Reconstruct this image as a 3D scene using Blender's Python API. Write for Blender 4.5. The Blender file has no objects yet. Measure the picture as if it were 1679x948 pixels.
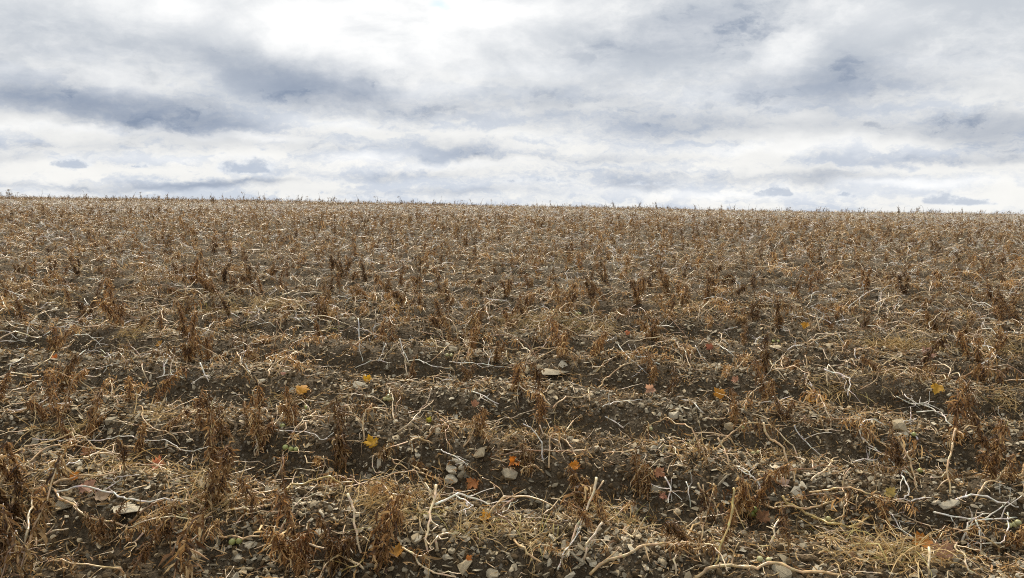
import bpy, math
import numpy as np
from mathutils import Vector, Matrix, Euler

R = math.radians
rs = np.random.RandomState(11)
C = bpy.context.scene.collection
SC = bpy.context.scene

# ------------------------------------------------------------------ camera
IW, IH, FPX = 1679.0, 948.0, 1318.0
CAM_H, PITCH = 1.40, 7.88
cam_d = bpy.data.cameras.new('camera')
cam = bpy.data.objects.new('camera', cam_d)
C.objects.link(cam)
cam_d.sensor_fit = 'HORIZONTAL'
cam_d.sensor_width = 36.0
cam_d.lens = 36.0 * FPX / IW
cam_d.clip_start, cam_d.clip_end = 0.05, 3000.0
cam.location = (0, 0, CAM_H)
cam.rotation_euler = (R(90 - PITCH), 0, 0)
SC.camera = cam
SC.view_settings.view_transform = 'Standard'
SC.view_settings.look = 'None'
SC.view_settings.exposure = 1.0
SC.view_settings.gamma = 1.0
SC.cycles.use_denoising = False
SC.cycles.filter_width = 1.05
SC.cycles.max_bounces = 6
SC.cycles.diffuse_bounces = 3
SC.cycles.transparent_max_bounces = 8

CP, SP = math.cos(R(PITCH)), math.sin(R(PITCH))
def ray(px, py):
    a, b = (px - IW / 2) / FPX, -(py - IH / 2) / FPX
    d = np.array([a, CP + b * SP, -SP + b * CP])
    return d / np.linalg.norm(d)
def project(x, y, z):
    z = z - CAM_H
    dep = y * CP - z * SP
    up = y * SP + z * CP
    dep = np.maximum(dep, 1e-3)
    return IW / 2 + FPX * x / dep, IH / 2 - FPX * up / dep, dep

# ------------------------------------------------------------------ sun and sky
SUN_EL, SUN_AZ = 48.0, -10.0
sd = bpy.data.lights.new('sun', 'SUN')
sd.energy, sd.angle, sd.color = 2.4, R(18), (1.0, 0.89, 0.73)
sun = bpy.data.objects.new('sun', sd)
C.objects.link(sun)
sdir = Vector((math.sin(R(SUN_AZ)) * math.cos(R(SUN_EL)), math.cos(R(SUN_AZ)) * math.cos(R(SUN_EL)), math.sin(R(SUN_EL))))
sun.rotation_euler = (-sdir).to_track_quat('-Z', 'Y').to_euler()
sun.location = sdir * 60

class Graph:
    """terse builder for node graphs"""
    def __init__(s, tree):
        s.t = tree
        s.n, s.l = tree.nodes, tree.links
    def put(s, sock, v):
        if v is None: return
        if hasattr(v, 'is_linked'): s.l.new(v, sock)
        else: sock.default_value = v
    def m(s, op, a, b=None, c=None, clamp=False):
        n = s.n.new('ShaderNodeMath'); n.operation = op; n.use_clamp = clamp
        for i, v in enumerate((a, b, c)): s.put(n.inputs[i], v)
        return n.outputs[0]
    def v(s, op, a, b=None):
        n = s.n.new('ShaderNodeVectorMath'); n.operation = op
        s.put(n.inputs[0], a)
        if op == 'SCALE': s.put(n.inputs[3], b)
        else: s.put(n.inputs[1], b)
        return n.outputs['Value'] if op in ('DOT_PRODUCT', 'LENGTH') else n.outputs[0]
    def comb(s, x, y, z=0.0):
        n = s.n.new('ShaderNodeCombineXYZ')
        for i, q in enumerate((x, y, z)): s.put(n.inputs[i], q)
        return n.outputs[0]
    def sep(s, a):
        n = s.n.new('ShaderNodeSeparateXYZ'); s.put(n.inputs[0], a); return n.outputs
    def noise(s, vec, scale, detail=4.0, rough=0.5, dist=0.0, col=False):
        n = s.n.new('ShaderNodeTexNoise')
        s.put(n.inputs['Vector'], vec)
        n.inputs['Scale'].default_value = scale; n.inputs['Detail'].default_value = detail
        n.inputs['Roughness'].default_value = rough; n.inputs['Distortion'].default_value = dist
        return n.outputs['Color'] if col else n.outputs['Fac']
    def rng(s, x, a, b, c=0.0, d=1.0, smooth=True):
        n = s.n.new('ShaderNodeMapRange'); n.interpolation_type = 'SMOOTHSTEP' if smooth else 'LINEAR'
        for i, q in enumerate((x, a, b, c, d)): s.put(n.inputs[i], q)
        return n.outputs[0]
    def mix(s, f, a, b):
        n = s.n.new('ShaderNodeMix'); n.data_type = 'RGBA'
        s.put(n.inputs[0], f)
        for i, q in ((6, a), (7, b)):
            if isinstance(q, tuple) and len(q) == 3: q = q + (1.0,)
            s.put(n.inputs[i], q)
        return n.outputs[2]
    def mapt(s, vec, loc, rot, scale):
        n = s.n.new('ShaderNodeMapping'); n.vector_type = 'TEXTURE'
        s.put(n.inputs[0], vec)
        n.inputs[1].default_value = loc; n.inputs[2].default_value = rot; n.inputs[3].default_value = scale
        return n.outputs[0]
    def ramp(s, f, stops):
        n = s.n.new('ShaderNodeValToRGB'); s.put(n.inputs[0], f)
        e = n.color_ramp.elements
        while len(e) < len(stops): e.new(0.5)
        for k, (p, c) in enumerate(stops): e[k].position = p; e[k].color = tuple(c) + (1.0,)
        return n.outputs[0]

def build_sky():
    w = bpy.data.worlds.new('World'); SC.world = w; w.use_nodes = True
    g = Graph(w.node_tree)
    g.n.clear()
    out = g.n.new('ShaderNodeOutputWorld'); bg = g.n.new('ShaderNodeBackground')
    g.l.new(bg.outputs[0], out.inputs[0])
    STR = 0.1
    bg.inputs[1].default_value = STR
    sky = g.n.new('ShaderNodeTexSky'); sky.sky_type = 'NISHITA'; sky.sun_disc = False
    sky.sun_elevation, sky.sun_rotation = R(SUN_EL), R(SUN_AZ)
    d = g.n.new('ShaderNodeTexCoord').outputs['Generated']
    x, y, z = g.sep(d)
    az, el = g.m('ARCTAN2', x, y), g.m('ARCSINE', z)
    A = g.comb(az, el)
    # wandering outlines: the direction is disturbed by two sizes of noise
    w1 = g.v('SUBTRACT', g.noise(g.comb(az, g.m('MULTIPLY', el, 2.2), 3.1), 5.0, 3, .5, col=True), (.5, .5, .5))
    w2 = g.v('SUBTRACT', g.noise(g.comb(az, g.m('MULTIPLY', el, 1.6), 7.7), 24.0, 5, .6, col=True), (.5, .5, .5))
    Aw = g.v('ADD', A, g.v('MULTIPLY', w1, (.065, .028, 0)))
    Aw = g.v('ADD', Aw, g.v('MULTIPLY', w2, (.055, .024, 0)))
    w3 = g.v('SUBTRACT', g.noise(g.comb(az, g.m('MULTIPLY', el, 1.3), 4.4), 75.0, 5, .62, col=True), (.5, .5, .5))
    Ac = g.v('ADD', A, g.v('ADD', g.v('MULTIPLY', w2, (.014, .008, 0)), g.v('MULTIPLY', w3, (.022, .020, 0))))
    # one flat layer of cloud seen in perspective
    zz = g.m('ADD', g.m('MAXIMUM', z, 0.0), 0.075)
    P = g.comb(g.m('DIVIDE', x, zz), g.m('DIVIDE', y, zz), 0.0)
    P = g.v('ADD', P, g.v('SCALE', w1, 0.9))
    nA = g.noise(P, 0.62, 6, .48, .2)
    nB = g.noise(g.v('ADD', P, (13.0, 5.0, 2.0)), 1.3, 6, .5, .3)
    nS = g.noise(g.v('ADD', g.comb(g.m('MULTIPLY', az, 3.0), g.m('MULTIPLY', el, 20.0), 1.3), g.v('SCALE', w2, .8)), 1.6, 8, .6, .3)
    # heaped, lumpy cloud: folded noise at two sizes
    def heap(off, sc):
        n_ = g.noise(g.v('ADD', g.comb(g.m('MULTIPLY', az, 1.0), g.m('MULTIPLY', el, 1.9), off), g.v('SCALE', w2, .05)), sc, 7, .58, .15)
        return g.m('SUBTRACT', 1.0, g.m('MULTIPLY', g.m('ABSOLUTE', g.m('SUBTRACT', n_, .5)), 3.2))
    lump = g.m('MULTIPLY_ADD', heap(2.2, 9.0), .62, g.m('MULTIPLY', heap(6.1, 23.0), .38))
    def field(lst, coord):
        acc = None
        for (px, py, sx, sy, amp, rot) in lst:
            if acc is not None: coord = g.v('ADD', coord, g.v('SCALE', (1e-7, 0, 0), acc))   # keeps the shader's terms in sequence (it runs out of stack otherwise)
            q = ray(px, py)
            a0, e0 = math.atan2(q[0], q[1]), math.asin(q[2])
            mp = g.mapt(coord, (a0, e0, 0), (0, 0, R(rot)), (sx / FPX, sy / FPX, 1.0))
            ex = g.m('POWER', 0.3679, g.v('DOT_PRODUCT', mp, mp))
            acc = g.m('MULTIPLY', ex, amp) if acc is None else g.m('MULTIPLY_ADD', ex, amp, acc)
        return acc
    dark = [(60, 150, 120, 26, .75, -4), (190, 180, 150, 24, .95, -8), (330, 200, 120, 16, .6, -5), (530, 138, 105, 30, 1.15, -6),
            (570, 158, 60, 18, .8, 0), (370, 115, 80, 30, .3, -20), (120, 90, 120, 40, .15, 0), (700, 175, 110, 20, .4, -4), (770, 252, 110, 16, .5, -4),
            (1110, 60, 130, 32, .45, 5), (1200, 40, 80, 30, .35, 0), (1390, 145, 95, 34, .65, 5), (1250, 140, 70, 28, .3, 0),
            (960, 165, 150, 26, .3, 0), (1130, 205, 190, 20, .5, -2), (1560, 205, 140, 16, .45, 0), (1660, 225, 80, 28, .5, 0),
            (1180, 287, 190, 8, .4, 0), (1380, 293, 90, 8, .5, 0), (220, 304, 160, 6, .6, 0), (390, 303, 80, 6, .5, 0), (40, 262, 80, 7, .35, 0),
            (1050, 300, 60, 9, .45, 0), (640, 285, 130, 8, .3, 0), (400, 235, 130, 12, .3, 0), (1500, 120, 150, 30, .22, 0), (100, 243, 140, 10, .22, 0),
            (1000, 262, 140, 8, .25, 0), (1590, 268, 130, 7, .35, 0), (700, 110, 40, 16, .2, 0), (1500, 262, 120, 8, .3, 0), (760, 318, 200, 6, .25, 0)]
    lite = [(690, 30, 130, 56, .95, 0), (330, 12, 190, 34, .75, 0), (830, 10, 160, 26, .5, 0), (630, 100, 90, 26, .5, 0), (830, 50, 90, 50, .4, 0), (1440, 30, 70, 26, .5, 0),
            (600, 253, 60, 9, .6, 0), (745, 272, 90, 6, .6, 0), (1360, 240, 110, 14, .65, 0), (1290, 95, 50, 28, .4, 30), (80, 213, 120, 6, .65, 0),
            (250, 262, 130, 6, .5, 0), (400, 225, 90, 6, .4, 0), (900, 120, 90, 20, .35, 0), (1230, 245, 80, 8, .35, 0), (850, 222, 90, 8, .3, 0),
            (1150, 318, 200, 8, .5, 0), (1500, 302, 120, 8, .6, 0), (560, 198, 60, 8, .5, 0), (480, 60, 100, 30, .5, 0), (200, 140, 50, 20, .3, -20)]
    heaps = [(405, 286, 50, 28, 1), (118, 277, 32, 18, 1), (228, 277, 18, 9, .8), (882, 301, 58, 17, .8), (752, 301, 10, 6, .8), (1268, 323, 36, 18, 1.1), (1330, 320, 20, 8, .9),
             (1385, 325, 20, 12, 1.1), (1424, 327, 22, 6, .7), (1545, 337, 36, 30, .8), (1598, 338, 32, 12, .8), (1198, 336, 20, 12, .8), (600, 327, 46, 9, .6), (1050, 306, 60, 12, .6)]
    hole = [(735, 12, 42, 13, 1.0, 0), (1560, 236, 60, 9, .55, 0), (20, 30, 60, 30, .25, 0)]
    after = lambda c_, f_: g.v('ADD', c_, g.v('SCALE', (1e-7, 0, 0), f_))
    D = field(dark, Aw); L = field(lite, after(Aw, D)); H = field(hole, after(Aw, L))
    rk, K = np.random.RandomState(4), None
    for (cx, base_y, hw, ht, amp) in heaps:      # a low cumulus: a flat foot and several heads of unequal height
        lst = []
        for t_ in ((-.62, .08, .66) if hw > 30 else (-.4, .3) if hw > 17 else (0,)):
            hh = ht * (1 - .7 * t_ * t_) * rk.uniform(.5, 1.05)
            lst.append((cx + hw * (t_ + rk.uniform(-.12, .12)), base_y - hh * .35, hw * rk.uniform(.34, .50), hh * .80, amp, 0))
        q = ray(cx, base_y); e0 = math.asin(q[2])
        foot = g.rng(g.m('ADD', el, g.m('MULTIPLY', g.m('SUBTRACT', lump, .6), .0012)), e0 - .0022, e0 + .0042)
        F_ = g.m('MULTIPLY', field(lst, after(Ac, H if K is None else K)), foot)
        K = F_ if K is None else g.m('ADD', K, F_)
    # general cloud tone
    puff = g.noise(g.comb(g.m('MULTIPLY', az, 1.0), g.m('MULTIPLY', el, 2.0), 9.3), 7.0, 7, .55, .25)
    tone = g.rng(g.m('MULTIPLY_ADD', lump, -.32, g.m('MULTIPLY_ADD', puff, 0.75, g.m('MULTIPLY_ADD', nB, .2, g.m('MULTIPLY', nA, 0.3)))), 0.08, .50)
    base = g.mix(tone, (.87, .875, .87), (.53, .565, .61))
    lowf = g.rng(el, .02, .16, 1.0, 0.0)
    st = g.mix(g.rng(nS, .41, .61), (.88, .87, .835), (.58, .63, .71))
    base = g.mix(g.m('MULTIPLY', lowf, .82), base, st)
    mod = g.rng(g.m('MULTIPLY_ADD', puff, .9, g.m('MULTIPLY', nS, .25)), .35, .80, .40, 1.45)
    D = g.m('MULTIPLY', D, g.rng(lump, .38, .74, 1.5, .48))
    Dm = g.m('SUBTRACT', 1.0, g.m('POWER', 0.3679, g.m('MULTIPLY', g.m('MULTIPLY', D, mod), 2.3)))
    col = g.mix(Dm, base, (.22, .275, .375))
    Lm = g.m('MULTIPLY', L, g.rng(puff, .3, .7, 1.3, .45), clamp=True)
    col = g.mix(Lm, col, (.985, .985, .975))
    skyc = g.v('SCALE', sky.outputs[0], STR * 1.25)
    bl = g.mix(.55, skyc, (.72, .82, .93))
    col = g.mix(g.rng(g.m('MULTIPLY', H, g.rng(nB, .3, .6, 1.3, .5)), .35, .8), col, bl)
    Kc = g.rng(g.m('ADD', K, g.m('MULTIPLY', g.m('SUBTRACT', lump, .6), .55)), .28, 1.0)
    kcol = g.mix(g.rng(g.m('MULTIPLY_ADD', g.m('SUBTRACT', g.sep(w3)[2], -.05), 2.2, g.m('MULTIPLY', K, .7)), .25, 1.05), (.80, .825, .85), (.43, .49, .59))
    col = g.mix(g.m('MULTIPLY', Kc, .75), col, kcol)
    # a cloud deck also below the edge of the ground: dull earth tone
    col = g.mix(g.rng(z, -.10, -.03), (.12, .10, .07), col)
    g.l.new(g.v('SCALE', col, .555 / STR), bg.inputs[0])
build_sky()

# ------------------------------------------------------------------ terrain
def hash2(ix, iy, seed):
    h = (ix.astype(np.int64) * 374761393 + iy.astype(np.int64) * 668265263 + seed * 1442695041) & 0xffffffff
    h = ((h ^ (h >> 13)) * 1274126177) & 0xffffffff
    h = ((h ^ (h >> 16)) * 2246822519) & 0xffffffff
    return ((h ^ (h >> 15)) & 0xffffff) / float(0xffffff)
def vnoise(x, y, seed):
    x, y = np.asarray(x, float), np.asarray(y, float)
    ix, iy = np.floor(x), np.floor(y)
    fx, fy = x - ix, y - iy
    ux, uy = fx * fx * (3 - 2 * fx), fy * fy * (3 - 2 * fy)
    a, b = hash2(ix, iy, seed), hash2(ix + 1, iy, seed)
    c, d = hash2(ix, iy + 1, seed), hash2(ix + 1, iy + 1, seed)
    return (a * (1 - ux) + b * ux) * (1 - uy) + (c * (1 - ux) + d * ux) * uy
def fbm(x, y, seed, octv=3):
    t, a, s = 0.0, 0.5, 0.0
    for k in range(octv):
        t = t + a * vnoise(x * 2 ** k, y * 2 ** k, seed + k * 17); s += a; a *= 0.5
    return t / s - 0.5

SLOPE, ROW, S0, AMP = 0.22, 0.96, 3.78, 0.096
NRM = math.sqrt(1 + SLOPE ** 2)
def row_phase(x, y):
    x, y = np.asarray(x, float), np.asarray(y, float)
    s = (y + SLOPE * x) / NRM
    return (s - S0) / ROW + 0.22 * fbm(x * .35, y * .35, 5, 2)
def base_height(x, y):
    x, y = np.asarray(x, float), np.asarray(y, float)
    yc = np.clip(y, 0, 150)
    return -0.0152 * x - 2.6e-4 * yc * yc - 2.6e-4 * 300 * np.maximum(y - 150, 0)
def height(x, y, fine=True):
    x, y = np.asarray(x, float), np.asarray(y, float)
    z = base_height(x, y)
    far = np.clip((45 - y) / 20, 0, 1)
    c = np.cos(2 * np.pi * row_phase(x, y))
    am = AMP * (0.8 + 0.8 * (fbm(x * .8, y * .8, 31, 2) + .25))
    z = z + far * am * np.tanh(1.5 * c) / math.tanh(1.5)
    z = z + 0.55 * fbm(x * .045 + 3.1, y * .03, 71, 3) * np.clip((y - 35) / 25, 0, 1)
    z = z + 0.09 * fbm(x * 1.7, y * 1.7, 3, 3) * np.clip((70 - y) / 30, 0, 1)
    if fine:
        nr = np.clip((16 - y) / 8, 0, 1)
        z = z + nr * (0.070 * np.abs(fbm(x * 7, y * 7, 41, 3)) + 0.036 * fbm(x * 19, y * 19, 47, 2) + 0.020 * fbm(x * 43, y * 43, 53, 2))
    return z
def hz(x, y): return float(height(np.array([x]), np.array([y]))[0])
def unproject_many(pxs, pys, off=0.0):
    """where the line of sight meets the soil: a march along the ray, then a bisection"""
    d = np.array([ray(a, b) for a, b in zip(pxs, pys)])
    off = np.broadcast_to(np.asarray(off, float), (len(d),))
    ts = np.concatenate([np.arange(1.6, 14, .02), np.geomspace(14, 140, 500)])
    X, Y, Z = (d[:, k:k + 1] * ts for k in range(3))
    below = (Z + CAM_H) < height(X, Y) + off[:, None]
    i = np.where(below.any(1), below.argmax(1), len(ts) - 1)
    lo, hi = ts[np.maximum(i - 1, 0)], ts[i]
    for _ in range(12):
        mid = (lo + hi) / 2
        b = (d[:, 2] * mid + CAM_H) < height(d[:, 0] * mid, d[:, 1] * mid) + off
        hi = np.where(b, mid, hi); lo = np.where(b, lo, mid)
    t = (lo + hi) / 2
    return d * t[:, None] + np.array([0, 0, CAM_H]), t
def unproject(px, py, off=0.0):
    p, t = unproject_many([px], [py], off)
    return p[0], float(t[0])

# ------------------------------------------------------------------ mesh helpers
def mesh_from(name, verts, faces, mats=(), cols=None, mat_idx=None, smooth=True, ngon=None):
    me = bpy.data.meshes.new(name)
    verts = np.asarray(verts, np.float32)
    faces = np.asarray(faces, np.int32)
    nv, (nf, k) = len(verts), faces.shape
    me.vertices.add(nv); me.vertices.foreach_set('co', verts.ravel())
    keep = np.ones((nf, k), bool)
    if k == 4: keep[:, 3] = faces[:, 3] != faces[:, 2]      # a quad that repeats its last corner is a triangle
    cnt = keep.sum(1)
    me.loops.add(int(cnt.sum())); me.loops.foreach_set('vertex_index', faces[keep])
    me.polygons.add(nf); me.polygons.foreach_set('loop_start', np.concatenate([[0], np.cumsum(cnt)[:-1]]).astype(np.int32))
    me.update(calc_edges=True)
    if smooth: me.polygons.foreach_set('use_smooth', np.ones(nf, bool))
    for m in mats: me.materials.append(m)
    if mat_idx is not None: me.polygons.foreach_set('material_index', np.asarray(mat_idx, np.int32))
    if cols is not None:
        at = me.color_attributes.new('tint', 'FLOAT_COLOR', 'POINT')
        c4 = np.ones((nv, 4), np.float32); c4[:, :3] = cols
        at.data.foreach_set('color', c4.ravel())
    me.validate()
    return me

class Bag:
    """collects quads with a tint per vertex and a material slot per face"""
    def __init__(s): s.v, s.f, s.c, s.m, s.n = [], [], [], [], 0
    def add(s, v, f, c, m=0):
        v = np.asarray(v, float); f = np.asarray(f, int)
        s.v.append(v); s.f.append(f + s.n); s.n += len(v)
        s.c.append(np.broadcast_to(np.asarray(c, float), (len(v), 3)))
        s.m.append(np.full(len(f), m))
    def mesh(s, name, mats, smooth=True):
        return mesh_from(name, np.concatenate(s.v), np.concatenate(s.f), mats, np.concatenate(s.c), np.concatenate(s.m), smooth)

def norm(a): return a / np.maximum(np.linalg.norm(a, axis=-1, keepdims=True), 1e-9)

def tube(pts, rad, sides=5):
    pts, rad = np.asarray(pts, float), np.asarray(rad, float)
    n = len(pts)
    t = norm(np.gradient(pts, axis=0))
    up = np.array([0.13, 0.21, 1.0])
    a = np.cross(t, up)
    bad = np.linalg.norm(a, axis=1) < .15
    a[bad] = np.cross(t[bad], np.array([1.0, 0.2, 0]))
    a = norm(a)
    for i in range(1, n):
        if np.dot(a[i], a[i - 1]) < 0: a[i] = -a[i]
    b = np.cross(t, a)
    th = np.linspace(0, 2 * np.pi, sides, endpoint=False)
    v = (pts[:, None, :] + rad[:, None, None] * (np.cos(th)[None, :, None] * a[:, None, :] + np.sin(th)[None, :, None] * b[:, None, :])).reshape(-1, 3)
    f = []
    for i in range(n - 1):
        for j in range(sides):
            k = (j + 1) % sides
            f.append((i * sides + j, i * sides + k, (i + 1) * sides + k, (i + 1) * sides + j))
    # closed ends
    e = len(v); v = np.vstack([v, pts[0] - t[0] * rad[0] * .3, pts[-1] + t[-1] * rad[-1] * .6])
    for j in range(0, sides):
        k = (j + 1) % sides
        f.append((e, k, j, j)); f.append((e + 1, (n - 1) * sides + j, (n - 1) * sides + k, (n - 1) * sides + k))
    return v, np.array(f)

def quads_clean(f):
    return f

def ribbons(rg, base, dirs, length, width, droop, crumple, M=4, fold=0.35):
    """many narrow leaf rags at once: (N) ribbons of M segments, folded along the middle"""
    N = len(base)
    d = norm(dirs + rg.normal(0, .12, dirs.shape))
    side = norm(np.cross(d, norm(rg.normal(0, 1, (N, 3)))))
    p = base.copy()
    prof = np.array([.35, .95, 1.0, .7, .12]) if M == 4 else np.interp(np.linspace(0, 1, M + 1), [0, .25, .5, .75, 1], [.4, .95, 1, .7, .12])
    L = []
    for k in range(M + 1):
        wv = (width * prof[k] * .5)[:, None]
        nrm = norm(np.cross(d, side))
        L.append(p - side * wv); L.append(p + nrm * wv * fold * 2); L.append(p + side * wv)
        d = norm(d + np.array([0, 0, -1.0]) * droop[:, None] + rg.normal(0, 1, (N, 3)) * crumple[:, None])
        side = norm(side + rg.normal(0, 1, (N, 3)) * crumple[:, None] * 1.2)
        side = norm(side - d * (side * d).sum(1, keepdims=True))
        p = p + d * (length / M)[:, None]
    V = np.stack(L, axis=1)                       # N, 3(M+1), 3
    fc = []
    for k in range(M):
        o = 3 * k
        fc += [(o, o + 1, o + 4, o + 3), (o + 1, o + 2, o + 5, o + 4)]
    fc = np.array(fc)
    F = (fc[None] + (np.arange(N) * 3 * (M + 1))[:, None, None]).reshape(-1, 4)
    return V.reshape(-1, 3), F, 3 * (M + 1)

# ------------------------------------------------------------------ materials
def new_mat(name):
    m = bpy.data.materials.new(name); m.use_nodes = True
    g = Graph(m.node_tree)
    return m, g, g.n['Principled BSDF'], g.n['Material Output']
def bump(g, bsdf, h, strength, dist):
    b = g.n.new('ShaderNodeBump'); b.inputs['Strength'].default_value = strength; b.inputs['Distance'].default_value = dist
    g.l.new(h, b.inputs['Height']); g.l.new(b.outputs[0], bsdf.inputs['Normal'])

def mat_soil():
    m, g, b, o = new_mat('soil')
    p = g.n.new('ShaderNodeNewGeometry').outputs['Position']
    n1, n2, n3 = g.noise(p, 1.3, 5, .6), g.noise(p, 14, 6, .65), g.noise(p, 90, 5, .7)
    c = g.mix(g.rng(n1, .35, .65), (.115, .086, .050), (.165, .126, .077))
    c = g.mix(g.rng(n2, .38, .68), c, (.085, .061, .034))
    c = g.mix(g.rng(n3, .52, .72), c, (.24, .175, .10))
    vor = g.n.new('ShaderNodeTexVoronoi'); vor.inputs['Scale'].default_value = 55; g.l.new(p, vor.inputs['Vector'])
    c = g.mix(g.m('MULTIPLY', g.rng(g.sep(vor.outputs['Color'])[0], .72, .76), g.rng(vor.outputs['Distance'], .42, .30)), c, (.29, .25, .185))
    g.l.new(c, b.inputs['Base Color']); b.inputs['Roughness'].default_value = .9
    b.inputs['Specular IOR Level'].default_value = .25
    hgt = g.m('MULTIPLY_ADD', n3, .5, g.m('MULTIPLY_ADD', n2, 1.0, g.m('MULTIPLY', vor.outputs['Distance'], -.5)))
    bump(g, b, hgt, 1.0, .05)
    return m
def mat_tinted(name, rough, trans=0.0, spec=.3, var=.35, grain=60, bumpd=.0015, warm=(1.0, 1.0, 1.0)):
    """albedo from the piece's own tint, varied from object to object and with fine grain"""
    m, g, b, o = new_mat(name)
    at = g.n.new('ShaderNodeAttribute'); at.attribute_name = 'tint'
    oi = g.n.new('ShaderNodeObjectInfo')
    tc = g.n.new('ShaderNodeTexCoord').outputs['Object']
    n = g.noise(tc, grain, 4, .6)
    f = g.m('MULTIPLY', g.rng(oi.outputs['Random'], 0, 1, 1 - var, 1 + var, smooth=False), g.rng(n, .3, .7, .72, 1.25))
    c = g.v('SCALE', at.outputs['Color'], f)
    c = g.v('MULTIPLY', c, warm)
    g.l.new(c, b.inputs['Base Color']); b.inputs['Roughness'].default_value = rough
    b.inputs['Specular IOR Level'].default_value = spec
    if bumpd: bump(g, b, n, .6, bumpd)
    if trans:
        t = g.n.new('ShaderNodeBsdfTranslucent'); g.l.new(c, t.inputs['Color'])
        mx = g.n.new('ShaderNodeMixShader'); mx.inputs[0].default_value = trans
        g.l.new(b.outputs[0], mx.inputs[1]); g.l.new(t.outputs[0], mx.inputs[2]); g.l.new(mx.outputs[0], o.inputs[0])
    return m
M_SOIL = mat_soil()
M_RAG = mat_tinted('withered_leaf', .46, .28, .45, .40)
M_STEM = mat_tinted('dead_stem', .30, 0, .75, .22, 40)
M_GRASS = mat_tinted('dry_grass', .5, .25, .35, .25)
M_STONE = mat_tinted('stone', .78, 0, .3, .20, 30, .004)
M_CLOD = mat_tinted('soil_clod', .92, 0, .2, .3, 40, .006)
M_MAPLE = mat_tinted('maple_leaf', .55, .50, .35, .06, 55, .001)
M_BERRY = mat_tinted('potato_berry', .32, 0, .5, .08, 45, .0005)

# ------------------------------------------------------------------ objects
def tag(o, label=None, cat=None, group=None, kind=None):
    if label: o['label'] = label
    if cat: o['category'] = cat
    if group: o['group'] = group
    if kind: o['kind'] = kind
    return o
def link(name, me, loc=(0, 0, 0), rot=(0, 0, 0), scl=(1, 1, 1), parent=None):
    o = bpy.data.objects.new(name, me)
    o.location, o.rotation_euler, o.scale = loc, rot, scl
    if parent is not None: o.parent = parent
    C.objects.link(o)
    return o
def copy_tree(src, parent=None):
    c = src.copy(); C.objects.link(c)
    if parent is not None: c.parent = parent
    for ch in src.children: copy_tree(ch, c)
    return c

def build_ground():
    ys = [-60, -40, -25, -14, -8, -4, -2, -.8, 0, .6, 1.0, 1.3, 1.6]
    y = 1.8
    while y < 500:
        ys.append(y); y += max(.0115, .0050 * y) if y < 30 else (.012 * y if y < 110 else .08 * y)
    ys = np.array(ys)
    u = np.linspace(-1, 1, 540)
    wd = 0.80 * np.maximum(ys, 0) + 2.0 + np.where(ys < 1.6, 40, 0) * np.clip((1.6 - ys) / 6, 0, 1) + np.maximum(ys - 100, 0) * 2
    X = u[None, :] * wd[:, None]
    Y = np.repeat(ys[:, None], len(u), 1)
    Z = height(X, Y)
    V = np.stack([X, Y, Z], -1).reshape(-1, 3)
    nr, nc = X.shape
    i = (np.arange(nr - 1)[:, None] * nc + np.arange(nc - 1)[None, :]).ravel()
    F = np.stack([i, i + 1, i + nc + 1, i + nc], 1)
    o = link('field_soil', mesh_from('field_soil', V, F, [M_SOIL]))
    tag(o, 'dark stony ridged soil of the harvested potato field', 'field', kind='structure')
build_ground()

# ---- stones
def hull_mesh(name, rg, dims, npt=14, col=(.3, .27, .22), mat=None, rough=.0, smooth=False):
    import bmesh
    bm = bmesh.new()
    p = rg.normal(0, 1, (npt, 3)); p /= np.linalg.norm(p, axis=1, keepdims=True)
    p *= rg.uniform(.75, 1.05, (npt, 1))
    p = np.clip(p, -.80, .80) * np.array(dims) * .5 / .78
    for q in p: bm.verts.new(q)
    r = bmesh.ops.convex_hull(bm, input=bm.verts)
    bmesh.ops.delete(bm, geom=[e for e in r['geom_interior'] if isinstance(e, bmesh.types.BMVert)], context='VERTS')
    bmesh.ops.bevel(bm, geom=list(bm.edges), offset=min(dims) * .035, segments=1, affect='EDGES', clamp_overlap=True)
    bmesh.ops.triangulate(bm, faces=bm.faces)
    for v in bm.verts: v.co += Vector(rg.normal(0, .012, 3)) * min(dims)
    me = bpy.data.meshes.new(name); bm.to_mesh(me); bm.free()
    n = len(me.vertices)
    at = me.color_attributes.new('tint', 'FLOAT_COLOR', 'POINT')
    c4 = np.ones((n, 4), np.float32)
    c4[:, :3] = np.array(col) * rg.uniform(.9, 1.1, (n, 1))
    at.data.foreach_set('color', c4.ravel())
    me.materials.append(mat or M_STONE)
    return me
STONE_COLS = {'pale grey': (.54, .48, .35), 'buff': (.46, .375, .235), 'grey': (.345, .295, .20), 'dark grey': (.20, .168, .112)}
stone_meshes = {}
for cn, cc in STONE_COLS.items():
    for sn, dm in (('angular', (1, .76, .55)), ('flat', (1.2, .78, .24)), ('rounded', (1, .88, .66))):
        stone_meshes[(cn, sn)] = [hull_mesh('stone', rs, np.array(dm) * rs.uniform(.9, 1.1, 3), 22 if sn == 'rounded' else 11, cc) for _ in range(4)]

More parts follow.
